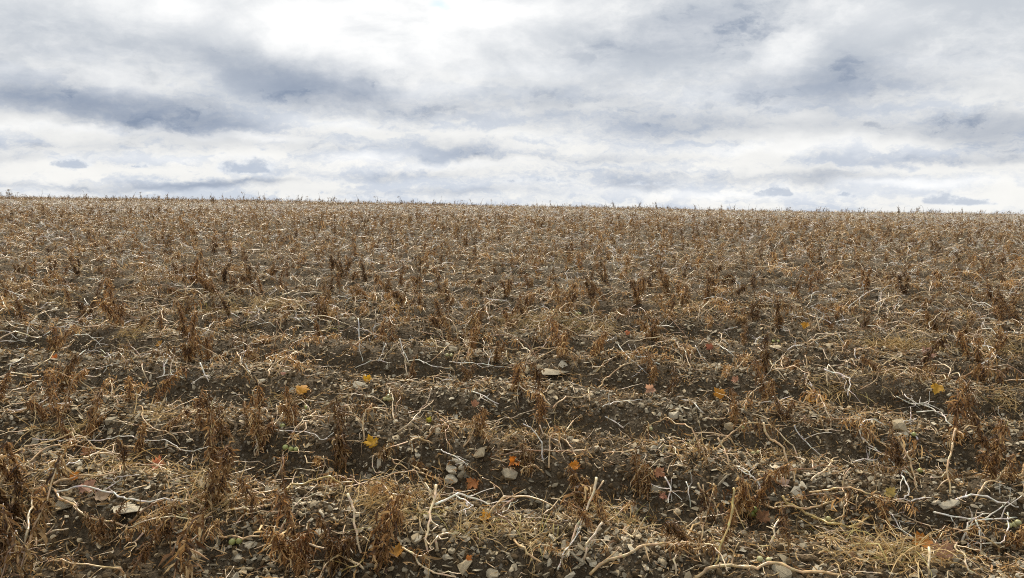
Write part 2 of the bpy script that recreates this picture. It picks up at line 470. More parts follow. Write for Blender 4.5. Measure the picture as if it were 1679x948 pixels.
# ---- instanced stuff
def scatter(name, pos, rot, scl, idx, protos, label, cat, mats=()):
    """one object whose points carry copies of a few prototype meshes (kept out of the scene)"""
    col = bpy.data.collections.new(name + '_kinds')
    for k, me in enumerate(protos):
        col.objects.link(bpy.data.objects.new('%s_kind_%03d' % (name, k), me))
    n = len(pos)
    me = bpy.data.meshes.new(name)
    me.vertices.add(n); me.vertices.foreach_set('co', np.asarray(pos, np.float32).ravel())
    for nm, ty, arr in (('rot', 'FLOAT_VECTOR', rot), ('scl', 'FLOAT_VECTOR', scl)):
        a = me.attributes.new(nm, ty, 'POINT'); a.data.foreach_set('vector', np.asarray(arr, np.float32).ravel())
    a = me.attributes.new('idx', 'INT', 'POINT'); a.data.foreach_set('value', np.asarray(idx, np.int32))
    ng = bpy.data.node_groups.new(name + '_scatter', 'GeometryNodeTree')
    ng.interface.new_socket('Geometry', in_out='INPUT', socket_type='NodeSocketGeometry')
    ng.interface.new_socket('Geometry', in_out='OUTPUT', socket_type='NodeSocketGeometry')
    N = ng.nodes; Lk = ng.links
    gi, go = N.new('NodeGroupInput'), N.new('NodeGroupOutput')
    ci = N.new('GeometryNodeCollectionInfo'); ci.inputs[0].default_value = col
    ci.inputs['Separate Children'].default_value = True; ci.inputs['Reset Children'].default_value = True
    ip = N.new('GeometryNodeInstanceOnPoints'); ip.inputs['Pick Instance'].default_value = True
    def attr(nm, ty):
        q = N.new('GeometryNodeInputNamedAttribute'); q.data_type = ty; q.inputs[0].default_value = nm
        return next(s for s in q.outputs if s.enabled and s.name == 'Attribute')
    Lk.new(gi.outputs[0], ip.inputs['Points']); Lk.new(ci.outputs[0], ip.inputs['Instance'])
    Lk.new(attr('idx', 'INT'), ip.inputs['Instance Index'])
    Lk.new(attr('rot', 'FLOAT_VECTOR'), ip.inputs['Rotation'])
    Lk.new(attr('scl', 'FLOAT_VECTOR'), ip.inputs['Scale'])
    Lk.new(ip.outputs[0], go.inputs[0])
    o = link(name, me)
    md = o.modifiers.new('scatter', 'NODES'); md.node_group = ng
    tag(o, label, cat, kind='stuff')
    return o

def fan_points(rg, n, y0, y1, k=.70, pad=.8, power=1.0):
    """random points on the field seen from the path; power 1: even over the ground, more: denser near"""
    out = []
    u = rg.uniform(0, 1, n)
    if power == 1.0: y = np.sqrt(u * (y1 ** 2 - y0 ** 2) + y0 ** 2)
    else:
        e = 2 - power
        y = (u * (y1 ** e - y0 ** e) + y0 ** e) ** (1 / e) if abs(e) > 1e-6 else y0 * (y1 / y0) ** u
    x = rg.uniform(-1, 1, n) * (k * y + pad)
    return x, y

# ---- stems
TAN, PALE, WHITE, BROWN, YELLOW = (.58, .405, .205), (.68, .53, .33), (.80, .75, .65), (.30, .17, .075), (.47, .345, .12)
def prof(v): return AMP * (np.tanh(1.5 * np.cos(2 * np.pi * v / ROW)) / math.tanh(1.5) - 1)
def stem_path(rg, length, e0, e1, az0, kink=.28, n=8, clamp=True, base=(0, 0, 0)):
    p = np.array(base, float); pts = [p.copy()]
    az, bend = az0, 0.0
    for i in range(n):
        t = i / (n - 1)
        el = e0 + (e1 - e0) * t ** 1.1 + rg.normal(0, kink * .8)
        az += rg.normal(0, kink) + (rg.choice([-1, 1]) * .6 if rg.rand() < .14 else 0)
        L = length / n * rg.uniform(.75, 1.25)
        p = p + L * np.array([math.cos(el) * math.cos(az), math.cos(el) * math.sin(az), math.sin(el)])
        if clamp: p[2] = max(p[2], float(prof(p[1])) + .012 + rg.uniform(0, .02))
        pts.append(p.copy())
    return np.array(pts)
def knobbly(rg, pts, r0, r1, jit=.08):
    """a node at each bend, a slight bow between the bends"""
    out, rad = [pts[0]], [r0 * 1.15]
    n = len(pts)
    for i in range(n - 1):
        a, b = pts[i], pts[i + 1]
        L = np.linalg.norm(b - a)
        bow = rg.normal(0, jit * L * .5, 3)
        t = i / (n - 1)
        for q in (.3, .7):
            out.append(a + (b - a) * q + bow); rad.append((r0 + (r1 - r0) * (t + q / (n - 1))) * rg.uniform(.86, 1.0))
        out.append(b); rad.append((r0 + (r1 - r0) * (t + 1 / (n - 1))) * rg.uniform(1.05, 1.22))
    return np.array(out), np.array(rad)
def stem_tint(rg, n, sides, col):
    c = np.array(col)[None] * rg.uniform(.8, 1.15, (n, 1))
    c = c * (1 + rg.normal(0, .05, (n, 3)))
    v = np.repeat(c, sides, 0)
    return np.vstack([v, c[:1] * .8, c[-1:] * .8])
def add_stem(bag, rg, pts, r0, r1, col, sides=5, m=0, branches=0, jit=.08, above=None):
    P, Rr = knobbly(rg, pts, r0, r1, jit)
    if above is not None: P[:, 2] = np.maximum(P[:, 2], above(P[:, 0], P[:, 1]) + Rr * 1.1 + .006)
    v, f = tube(P, Rr, sides)
    bag.add(v, f, stem_tint(rg, len(P), sides, col), m)
    for _ in range(branches):
        i = rg.randint(1, max(2, len(pts) - 1))
        d = norm(pts[i] - pts[i - 1] + rg.normal(0, .035, 3)) + rg.normal(0, .7, 3) + np.array([0, 0, .25])
        d = norm(d); L = rg.uniform(.03, .11)
        q = np.array([pts[i], pts[i] + d * L * .5, pts[i] + (d + rg.normal(0, .25, 3)) * L])
        P2, R2 = knobbly(rg, q, r1 * .95, r1 * .45, jit)
        v, f = tube(P2, R2, 4)
        bag.add(v, f, stem_tint(rg, len(P2), 4, col), m)

def rag_tint(rg, n, per, light=0.0):
    pal = np.array([(.088, .042, .016), (.195, .099, .036), (.34, .186, .069), (.47, .29, .115), (.65, .46, .22)])
    w = np.array([.18, .23, .27, .19, .13]); w = np.maximum(w * np.array([1 - light, 1 - light * .5, 1, 1 + light, 1 + 3 * light]), .03); w /= w.sum()
    c = pal[rg.choice(5, n, p=w)] * rg.uniform(.8, 1.2, (n, 1))
    return np.repeat(c, per, 0)
def rags_along(bag, rg, pts, count, m=0, spread=.03, lmin=.025, lmax=.08, wmin=.003, wmax=.0105, light=0.0, lo=.15, M=4):
    seg = np.linalg.norm(np.diff(pts, axis=0), axis=1); cum = np.concatenate([[0], np.cumsum(seg)])
    # rags hang in bunches from the nodes
    kb = max(3, count // 9)
    tb = rg.uniform(lo, 1, kb)
    t = np.clip(tb[rg.randint(0, kb, count)] + rg.normal(0, .025, count), lo, 1) * cum[-1]
    base = np.stack([np.interp(t, cum, pts[:, k]) for k in range(3)], 1) + rg.normal(0, spread * .45, (count, 3))
    base[:, 2] = np.maximum(base[:, 2], .012)
    d = rg.normal(0, 1, (count, 3)); d[:, 2] = d[:, 2] * .6 - .25
    d = norm(d)
    L = rg.uniform(lmin, lmax, count); W = wmin + (wmax - wmin) * rg.rand(count) * np.where(rg.rand(count) < .12, 1.35, 1.0)
    v, f, per = ribbons(rg, base, d, L, W, rg.uniform(.3, 1.0, count), rg.uniform(.30, .95, count), M)
    bag.add(v, f, rag_tint(rg, count, per, light), m)

def make_plant(rg, kind):
    """returns (list of stem meshes, rag mesh, height)"""
    stems, rag = [], Bag()
    if kind == 'upright':
        for k in range(rg.randint(1, 4)):
            L = rg.uniform(.20, .44)
            p = stem_path(rg, L, rg.uniform(1.15, 1.5), rg.uniform(.5, 1.35), rg.uniform(0, 6.28), .16, 6, base=(rg.normal(0, .025), rg.normal(0, .02), -.01))
            b = Bag(); add_stem(b, rg, p, rg.uniform(.0045, .006), .003, BROWN if rg.rand() < .6 else TAN, branches=2); stems.append(b)
            rags_along(rag, rg, p, rg.randint(110, 210), spread=rg.uniform(.012, .030), lmax=.08, lo=rg.uniform(.05, .35), light=rg.uniform(-.7, .2))
        if rg.rand() < .6:
            p = stem_path(rg, rg.uniform(.3, .55), .8, -.5, rg.uniform(0, 6.28), .25, 7)
            b = Bag(); add_stem(b, rg, p, .0055, .003, TAN if rg.rand() < .5 else PALE, branches=3); stems.append(b)
            rags_along(rag, rg, p, 30, spread=.03, lo=.5)
    elif kind == 'sprawling':
        for k in range(rg.randint(3, 5)):
            L = rg.uniform(.34, .66)
            p = stem_path(rg, L, rg.uniform(.5, 1.1), rg.uniform(-.9, -.2), rg.uniform(0, 6.28), .30, 8, base=(rg.normal(0, .03), rg.normal(0, .025), -.01))
            b = Bag(); add_stem(b, rg, p, rg.uniform(.004, .0058), .0024, (TAN, TAN, PALE, PALE, BROWN)[rg.randint(5)], branches=rg.randint(2, 5)); stems.append(b)
            rags_along(rag, rg, p, rg.randint(30, 100), spread=.04, lo=rg.uniform(.25, .6), light=.3)
    else:
        for k in range(rg.randint(2, 4)):
            L = rg.uniform(.20, .55)
            p = stem_path(rg, L, rg.uniform(.7, 1.4), rg.uniform(-.6, .6), rg.uniform(0, 6.28), .26, 6, base=(rg.normal(0, .03), rg.normal(0, .025), -.01))
            b = Bag(); add_stem(b, rg, p, rg.uniform(.005, .007), .0032, (TAN, PALE, WHITE)[rg.randint(3)], branches=rg.randint(1, 4)); stems.append(b)
            if rg.rand() < .7: rags_along(rag, rg, p, rg.randint(12, 35), spread=.03, lo=.4, light=.4)
        rags_along(rag, rg, np.array([[-.06, -.04, .02], [0, 0, .05], [.06, .05, .02]]), 35, spread=.05, lo=0)
    top = max(q[:, 2].max() for b in stems for q in b.v)
    return [b.mesh('stem', [M_STEM]) for b in stems], rag.mesh('withered_leaves', [M_RAG]), float(top)

# ------------------------------------------------------------------ things read off the photograph (pixel of the foot)
placed = []          # (x, y) of every hand-set plant
THINGS = []          # (object, class words, place words builder data)

# upright or sprawled plants in the foreground: foot x, foot y, height in px, kind
PLANTS = [(133,728,62,'upright'),(150,718,45,'upright'),(350,832,90,'upright'),(440,873,85,'upright'),(200,779,58,'upright'),(60,862,80,'upright'),(12,852,90,'upright'),
 (168,893,45,'upright'),(210,946,80,'upright'),(285,903,50,'upright'),(35,944,110,'upright'),(355,862,62,'sprawling'),(425,750,75,'upright'),(357,722,70,'upright'),
 (500,946,105,'upright'),(547,925,85,'upright'),(563,771,95,'upright'),(715,790,45,'upright'),(618,944,115,'upright'),(880,716,75,'upright'),(867,777,48,'upright'),
 (787,714,55,'upright'),(950,833,65,'upright'),(987,868,70,'upright'),(1055,812,68,'upright'),(930,928,50,'bare'),(1215,840,95,'upright'),(1205,695,52,'upright'),
 (1128,905,85,'upright'),(1570,728,95,'upright'),(1620,790,70,'upright'),(1475,772,62,'upright'),(1460,882,60,'upright'),(1535,876,48,'sprawling'),(1295,910,65,'upright'),
 (1400,832,45,'sprawling'),(1290,690,45,'upright'),(700,722,60,'sprawling'),(330,705,70,'upright'),(240,740,60,'upright'),(95,690,60,'upright'),(20,790,70,'upright'),
 (1660,800,70,'upright'),(1180,905,60,'upright'),(1240,800,55,'bare'),(1600,900,60,'bare'),(1035,800,45,'bare'),(900,765,52,'bare'),(430,700,75,'upright'),(400,720,60,'upright'),
 (485,700,55,'upright'),(640,690,50,'sprawling'),(1640,905,70,'upright'),(1250,745,45,'bare'),(1520,790,50,'sprawling'),(1350,700,55,'sprawling')]

# stems that can be followed one by one: tone, thickness (mm), points in px
W, P_, T, B_, Y_ = 'white', 'pale', 'tan', 'brown', 'yellow'
STEMS = [(T,9,[(0,687),(37,672),(77,665),(113,663)]),(W,7,[(53,720),(90,723),(123,721),(150,724),(177,720),(200,716),(223,717),(238,725),(263,721),(287,727),(298,740),(323,740),(343,732)]),
(T,8,[(228,665),(233,685),(245,702),(267,707),(282,713),(295,730)]),(T,9,[(278,697),(303,682),(323,675),(347,670)]),(P_,9,[(438,713),(450,697),(467,677),(487,662)]),
(P_,8,[(473,720),(480,707),(497,687),(510,680),(520,673),(550,672)]),(W,6,[(440,703),(467,708),(493,707),(515,710),(527,722),(547,710)]),(P_,7,[(10,768),(40,763),(60,773),(87,777)]),
(T,10,[(73,797),(107,787),(133,779),(167,778),(197,775),(203,760)]),(W,9,[(93,807),(117,800),(143,796),(167,803),(190,812),(207,818),(230,820),(250,823),(277,817),(300,823)]),
(W,6,[(170,803),(187,795),(203,788)]),(T,11,[(90,803),(95,818),(113,824),(132,838),(143,849),(167,853),(187,856),(213,860),(238,868)]),(P_,10,[(238,870),(220,890)]),
(B_,12,[(213,857),(233,837),(253,823),(273,817)]),(T,11,[(220,860),(253,840),(283,830),(310,823),(327,810),(350,798)]),(T,10,[(363,830),(383,818),(410,812),(430,805),(435,817)]),
(P_,9,[(370,838),(393,834),(417,836),(440,829)]),(T,9,[(357,879),(377,880),(393,883),(420,878),(457,877),(477,865),(500,862)]),(T,9,[(287,867),(300,860),(320,857),(340,842),(360,833)]),
(P_,11,[(450,787),(463,763),(465,740)]),(P_,7,[(500,747),(508,762),(530,758)]),(P_,7,[(530,748),(535,767),(520,790)]),(P_,9,[(53,897),(73,880),(93,870),(112,867)]),
(W,8,[(0,907),(17,890),(27,870)]),(Y_,9,[(0,927),(20,917),(33,903),(27,873)]),(P_,8,[(233,907),(253,890)]),(Y_,8,[(460,900),(483,893),(503,880)]),
(T,10,[(597,720),(595,700),(598,677),(610,662)]),(P_,9,[(652,708),(673,693),(693,673),(703,660)]),(T,6,[(565,723),(590,722),(627,720)]),(T,7,[(722,688),(733,703),(747,712),(753,720)]),
(T,7,[(760,732),(773,715),(778,700),(777,688)]),(P_,8,[(810,698),(823,685),(843,683),(877,672)]),(T,9,[(613,745),(637,748),(653,760),(668,770)]),(P_,7,[(612,747),(610,763),(615,775),(628,776)]),
(T,9,[(900,767),(900,727),(903,715),(917,712),(930,723),(940,740),(947,750),(940,760),(933,768)]),(B_,8,[(947,745),(933,740),(887,738),(853,740),(823,745),(797,752)]),
(P_,6,[(885,697),(892,713),(913,720),(920,737),(927,755)]),(T,7,[(940,690),(927,710),(917,723)]),(W,7,[(992,683),(1010,693),(1023,703)]),(T,7,[(990,743),(1013,741),(1040,737)]),
(P_,8,[(1090,730),(1103,732),(1113,747),(1120,763)]),(W,8,[(1090,782),(1100,797),(1097,813),(1093,833)]),(W,7,[(1105,777),(1100,797)]),(P_,12,[(570,810),(577,827),(582,847),(585,873),(592,907)]),
(P_,12,[(715,795),(710,820),(707,847),(700,873),(702,907)]),(P_,8,[(697,792),(708,810),(717,827)]),(P_,11,[(717,900),(715,887),(720,878),(727,875)]),
(P_,11,[(978,783),(973,803),(965,833),(950,853),(937,890)]),(P_,9,[(990,788),(977,807)]),(P_,11,[(988,857),(973,880),(960,900),(958,917)]),
(T,12,[(967,942),(990,922),(1017,912),(1040,900),(1060,895),(1087,893),(1120,878),(1165,860)]),(T,10,[(843,885),(857,897),(870,910),(888,923)]),
(P_,9,[(660,898),(677,910),(693,927),(717,942),(747,947)]),(P_,7,[(1015,853),(1027,873),(1040,882),(1043,867)]),(P_,9,[(1120,887),(1107,903),(1105,923),(1108,943)]),
(Y_,7,[(560,937),(580,932),(597,917)]),(W,5,[(820,842),(833,828),(850,820)]),(P_,5,[(875,853),(903,833),(937,813)]),
(T,12,[(1252,693),(1255,710),(1267,722),(1280,732),(1290,750),(1297,770),(1302,790)]),(W,8,[(1303,697),(1313,717),(1327,730),(1340,740),(1353,755)]),
(W,8,[(1447,695),(1430,688),(1417,690),(1408,702),(1410,715),(1427,730),(1443,742),(1458,752),(1468,767)]),(T,9,[(1433,692),(1427,703),(1435,720),(1453,728),(1470,732)]),
(T,10,[(1472,717),(1483,740),(1493,757),(1500,787),(1505,807)]),(W,8,[(1487,775),(1478,770),(1482,790),(1492,807),(1483,817),(1490,823),(1507,817),(1527,817)]),
(W,8,[(1490,662),(1513,662),(1530,672),(1550,687),(1567,703)]),(T,11,[(1567,703),(1563,727),(1557,753),(1553,780),(1557,810)]),(T,7,[(1377,695),(1397,682),(1420,675),(1443,680),(1457,690)]),
(B_,6,[(1298,693),(1320,690),(1347,687),(1368,685)]),(P_,6,[(1152,688),(1170,688),(1190,685)]),(T,9,[(1177,718),(1188,740),(1195,757),(1202,772)]),(P_,10,[(1330,788),(1350,775),(1363,760),(1375,750)]),
(T,8,[(1382,800),(1385,783),(1395,767)]),(T,9,[(1327,807),(1347,803),(1373,802),(1403,802),(1427,810),(1453,815),(1477,820),(1490,823)]),(T,11,[(1679,762),(1647,773),(1620,790),(1607,803),(1597,823)]),
(T,11,[(1237,813),(1253,827),(1273,832),(1307,832),(1323,833),(1347,827),(1370,820)]),(Y_,13,[(1283,813),(1293,827),(1317,837),(1340,850),(1363,860),(1387,864),(1407,857),(1427,847)]),
(T,10,[(1145,792),(1152,805),(1170,820),(1180,840),(1188,857)]),(Y_,10,[(1203,800),(1204,833),(1192,867),(1183,893),(1173,927)]),(W,7,[(1125,790),(1132,803),(1132,832)]),(P_,11,[(1263,893),(1270,873),(1277,853)]),
(T,13,[(1140,947),(1163,933),(1210,925),(1237,932),(1270,923),(1307,937),(1347,938),(1380,943)]),(W,9,[(1567,820),(1587,812),(1613,813),(1643,823),(1670,833)]),
(W,9,[(1530,840),(1563,847),(1593,850),(1620,853),(1647,853),(1667,850)]),(W,8,[(1600,852),(1608,873),(1607,907)]),(W,7,[(1652,840),(1653,860),(1647,893),(1610,890),(1587,883)]),
(W,6,[(1637,667),(1637,683),(1653,692)]),(P_,7,[(1580,873),(1597,853)]),(P_,5,[(1337,877),(1360,887),(1380,897)]),(T,8,[(1387,810),(1388,827),(1380,847),(1353,857)]),
(P_,7,[(1547,897),(1570,900),(1587,917),(1587,937),(1603,943)]),(P_,9,[(1523,897),(1522,927),(1523,943)]),
(W,9,[(43,553),(47,533),(60,529)]),(W,6,[(0,533),(20,532),(47,529)]),(W,7,[(0,542),(13,542),(22,552),(30,557)]),(W,6,[(0,561),(20,561),(42,556)]),(W,8,[(15,607),(17,598),(30,592),(40,586)]),
(W,7,[(125,587),(140,578),(165,575),(177,582),(183,590)]),(T,8,[(55,607),(83,587),(110,570),(123,558)]),(W,7,[(112,538),(115,528),(135,530),(147,538)]),(W,11,[(267,617),(269,603),(275,589)]),
(P_,9,[(280,613),(279,597),(286,583)]),(P_,9,[(233,597),(237,613),(243,625)]),(W,7,[(257,620),(283,614),(303,620)]),(W,10,[(328,595),(333,613),(342,626)]),(W,9,[(310,543),(308,560),(305,572),(287,578)]),
(T,9,[(445,585),(450,550),(460,533),(462,517)]),(P_,7,[(460,583),(470,567),(480,557),(493,562)]),(P_,8,[(500,585),(498,560),(503,550)]),(W,6,[(135,607),(167,602),(200,596)]),
(W,9,[(13,673),(47,667),(83,663),(117,660)]),(W,7,[(260,513),(267,502),(277,498),(300,498)]),(W,6,[(385,570),(405,565),(427,563)]),(W,9,[(587,522),(588,547),(590,570),(595,593)]),
(W,7,[(620,593),(627,577),(633,563)]),(P_,7,[(628,592),(635,577),(650,565),(667,563)]),(W,9,[(655,555),(660,573),(670,595)]),(W,7,[(583,603),(603,595),(620,588),(640,595)]),
(W,7,[(670,592),(690,590),(703,598),(717,602),(740,603)]),(W,8,[(737,593),(760,596),(787,596),(807,600),(840,603)]),(W,7,[(800,602),(803,585),(812,582)]),(T,8,[(707,592),(727,573),(743,566)]),
(T,7,[(742,593),(747,580),(770,570)]),(T,8,[(642,623),(670,624),(697,627),(713,617),(730,610)]),(W,9,[(773,642),(793,648),(818,663)]),(P_,9,[(683,677),(703,660),(708,637)]),
(T,11,[(967,657),(993,623),(1020,600),(1040,593),(1070,587),(1093,585)]),(W,7,[(1017,568),(1027,583),(1047,600),(1067,617)]),(T,8,[(978,610),(990,597),(1010,585)]),
(P_,7,[(887,650),(897,637),(923,628),(937,633),(950,647)]),(W,8,[(983,672),(1000,660),(1027,657),(1053,657)]),(T,7,[(870,580),(877,560),(878,547)]),(T,7,[(880,590),(907,573),(930,557)]),
(P_,7,[(850,660),(852,620),(858,597)]),(P_,6,[(800,483),(807,500),(817,508)]),(T,7,[(675,505),(683,490),(693,477)]),(P_,9,[(1243,570),(1260,590),(1273,603),(1287,623)]),
(P_,8,[(1250,627),(1267,603),(1283,587),(1307,583)]),(T,8,[(1320,583),(1323,603),(1328,620)]),(W,11,[(1323,618),(1333,637),(1340,657),(1347,667)]),(P_,8,[(1350,573),(1358,593),(1367,580)]),
(P_,8,[(1357,633),(1357,600)]),(P_,9,[(1358,598),(1373,617),(1380,633)]),(W,8,[(1173,565),(1190,573),(1207,590)]),(W,7,[(1140,567),(1148,583),(1155,593)]),(W,7,[(1402,572),(1403,587),(1413,597)]),
(P_,7,[(1540,545),(1553,560),(1568,583)]),(P_,8,[(1513,593),(1520,613),(1550,620),(1577,628),(1597,638)]),(W,8,[(1470,650),(1490,662),(1517,662),(1540,677)]),(T,7,[(1407,640),(1440,623),(1453,603)]),
(W,8,[(1120,650),(1140,663),(1153,677)]),(W,7,[(1267,650),(1277,660),(1282,678)]),(P_,9,[(1220,670),(1233,643)]),(W,6,[(1383,505),(1383,487),(1387,482),(1410,503)]),(W,7,[(1443,502),(1445,477)]),
(W,7,[(1593,488),(1620,500),(1637,513)]),(T,9,[(1580,550),(1620,533),(1660,528)]),(W,7,[(1370,543),(1387,570)])]

# stones that stand out: x, y, width px, tone, shape, label
STONES = [(218,834,46,'pale grey','flat','large pale slab of stone beneath crossing white and tan stems'),(108,832,28,'grey','angular','blocky grey stone just left of the large pale slab'),
(67,740,27,'grey','flat','pale tilted stone under the long white stem near the left edge'),(172,749,14,'pale grey','rounded','small whitish stone between two fallen orange leaves at left'),
(322,912,26,'buff','angular','buff faceted stone alone on the soil left of the berries'),(287,795,17,'grey','angular','buff grey stone behind the tangle of tan stems'),
(182,692,22,'grey','angular','grey stone behind the long white stem at left'),(766,935,32,'buff','angular','biggest buff faceted stone at the bottom edge of the photo'),
(612,897,17,'pale grey','angular','pale pointed stone right of the tall ragged plant at the bottom'),(835,782,28,'grey','angular','triangular grey stone below the bright orange leaf'),
(787,746,20,'buff','rounded','smooth buff stone above the triangular grey stone'),(740,773,25,'pale grey','angular','pale grey stone in front of the heap of pale stones'),
(740,790,22,'pale grey','rounded','pale round stone lowest in the heap of pale stones'),(748,757,24,'pale grey','flat','flat pale stone at the back of the heap of pale stones'),
(756,768,12,'pale grey','rounded','small pale pebble tucked inside the heap of pale stones'),(757,782,18,'grey','angular','grey stone at the right of the heap of pale stones'),
(683,748,14,'pale grey','angular','small pale stone left of the heap of pale stones'),(678,760,16,'buff','angular','pinkish buff stone left of the heap of pale stones'),
(808,946,22,'grey','rounded','rounded grey stone right of the biggest buff stone'),(1075,806,18,'grey','angular','six sided grey stone left of the white forked stem'),
(1282,944,34,'grey','angular','large dull grey stone under the thick tan stem at the bottom edge'),(1556,828,22,'pale grey','flat','flat pale stone below the white stem at right'),
(1475,704,24,'buff','rounded','rounded buff stone under the tan curved stem at right'),(838,638,20,'buff','angular','buff stone on the dark furrow slope in the middle of the field'),
(918,608,50,'grey','flat','long flat slab of grey stone in the middle of the field'),(922,598,18,'pale grey','flat','pale stone resting behind the long flat slab'),
(768,565,26,'buff','angular','buff upright stone beside the tall plant in the middle distance'),(1254,628,18,'pale grey','flat','whitish stone at the foot of crossing pale stems'),
(588,636,24,'pale grey','angular','pale jagged stone below the yellow leaf'),(1105,684,18,'pale grey','rounded','pale oval stone behind the forked stems right of centre'),
(1318,758,14,'pale grey','flat','thin whitish stone lying in front of the white bent stem'),(1270,573,22,'buff','angular','buff stone beneath the slanting pale stem'),
(1310,806,26,'pale grey','flat','elongated pale stone behind the sagging tan stem'),(1195,702,14,'buff','rounded','rounded buff stone left of the single green berry at right'),
(1550,757,20,'grey','flat','flat grey stone by the foot of the tall tan stem at right'),(1265,856,16,'grey','angular','small grey stone right of the red leaf'),
(700,942,15,'pale grey','angular','pale stone touching the pinkish fallen stem at the bottom'),(740,905,14,'grey','rounded','grey round stone on the nearest ridge below the straw'),
(845,930,16,'grey','flat','flat grey stone at the lower end of the slanting tan stem'),(900,925,16,'pale grey','angular','pale stone right of the slanting tan stem'),
(1085,925,18,'buff','angular','buff stone below the thick tan branch at the bottom'),(1005,910,22,'grey','flat','dull grey stone under the thick tan branch at the bottom'),
(1560,690,20,'grey','angular','grey stone behind the tall tan stem at right'),(870,820,18,'dark grey','flat','dark flat stone on the slope left of the salmon leaf'),
(860,846,16,'grey','flat','grey flat stone above the dry straw patch'),(392,918,14,'pale grey','rounded','small pale stone right of the buff faceted stone'),(540,776,14,'grey','rounded','grey round stone left of the tall ragged plant')]

# fallen maple leaves: x, y, width px, colour, label
LEAVES = [(775,797,21,(.72,.29,.09),'peach maple leaf lying flat above the dry straw patch'),(843,761,19,(.80,.25,.02),'bright orange maple leaf standing up above the triangular stone'),
(861,764,12,(.66,.50,.22),'small cream maple leaf right of the bright orange leaf'),(942,768,18,(.80,.30,.02),'amber maple leaf caught behind a dark withered plant'),
(962,821,18,(.74,.22,.11),'salmon maple leaf leaning against a forked pale stem'),(609,730,22,(.75,.42,.03),'golden yellow maple leaf beside the bent tan stem'),
(637,856,22,(.30,.09,.03),'rust brown curled maple leaf at the edge of the straw'),(796,853,20,(.70,.36,.05),'golden orange maple leaf sunk in the dry straw'),
(652,910,22,(.66,.34,.07),'tan orange maple leaf on the nearest ridge left of the pinkish stem'),(769,921,10,(.60,.22,.05),'tiny orange leaf scrap on top of the biggest buff stone'),
(260,766,20,(.66,.24,.12),'pinkish orange maple leaf below the long white stem at left'),(145,743,21,(.60,.26,.11),'peach maple leaf right of the tilted pale stone'),
(145,803,24,(.56,.31,.20),'pinkish crumpled maple leaf behind the white branching stem'),(168,818,22,(.50,.36,.23),'beige crumpled maple leaf in front of the white branching stem'),
(495,898,28,(.27,.07,.015),'dark rust maple leaf hanging low on a ragged plant'),(416,831,14,(.62,.45,.18),'pale straw coloured leaf on the thin white stem'),
(546,798,14,(.28,.06,.03),'small dark reddish leaf left of the pale upright stem'),(496,641,22,(.74,.36,.03),'yellow orange maple leaf in the dark furrow left of centre'),
(603,624,14,(.76,.42,.02),'yellow leaf above the pale jagged stone'),(778,665,13,(.60,.30,.16),'small peach leaf on the ridge above the white stem scrap'),
(1066,643,17,(.58,.33,.20),'pale peach maple leaf at the end of a slanting tan stem'),(1081,780,18,(.60,.28,.14),'peach maple leaf above the six sided stone'),
(1087,818,12,(.55,.25,.15),'small pinkish leaf beside the white forked stem'),(1285,797,16,(.64,.46,.34),'cream and pink leaf among pale stones'),
(1250,853,22,(.36,.18,.08),'dark reddish crumpled leaf beside the green berry cluster'),(1510,894,27,(.68,.27,.04),'wide orange maple leaf on the straw at lower right'),
(1546,908,30,(.38,.21,.13),'dull brown maple leaf right of the wide orange leaf'),(1400,917,15,(.48,.32,.20),'small beige curled leaf in the straw at lower right'),
(1330,659,14,(.72,.34,.03),'amber leaf left of the thick white stem'),(1535,642,17,(.70,.40,.05),'yellow folded leaf on stony ground at right'),
(1521,582,20,(.62,.36,.26),'pale pink maple leaf in the middle distance at right'),(1178,649,20,(.70,.32,.04),'orange yellow leaf under withered rags right of centre'),
(1205,625,12,(.56,.28,.16),'small faded peach leaf right of a withered plant'),(1163,571,12,(.42,.15,.08),'small russet leaf by a slanting white stem'),
(1320,536,12,(.74,.38,.04),'small golden leaf far back right of centre'),(1635,515,10,(.64,.28,.13),'tiny salmon leaf far back near the right edge'),
(910,541,14,(.64,.30,.12),'orange leaf beside the distant straw patch'),(651,505,9,(.72,.36,.04),'tiny golden leaf far back left of centre'),
(1028,548,9,(.56,.20,.09),'tiny rusty leaf far back right of the straw patch'),(262,566,11,(.66,.34,.06),'small amber leaf far back at left'),
(90,589,9,(.70,.20,.03),'tiny vivid orange leaf near a white arched stem at left'),(465,615,8,(.56,.26,.18),'tiny pink leaf on the dark slope left of centre'),
(1460,814,18,(.55,.42,.13),'yellowish narrow leaf along a pale bent stem'),(123,787,14,(.52,.20,.03),'dark amber leaf between two crossing stems at left'),
(704,693,10,(.44,.40,.05),'small greenish yellow leaf near the bent tan stem'),(1571,720,13,(.66,.31,.04),'small amber leaf clinging to the tall tan stem at right')]

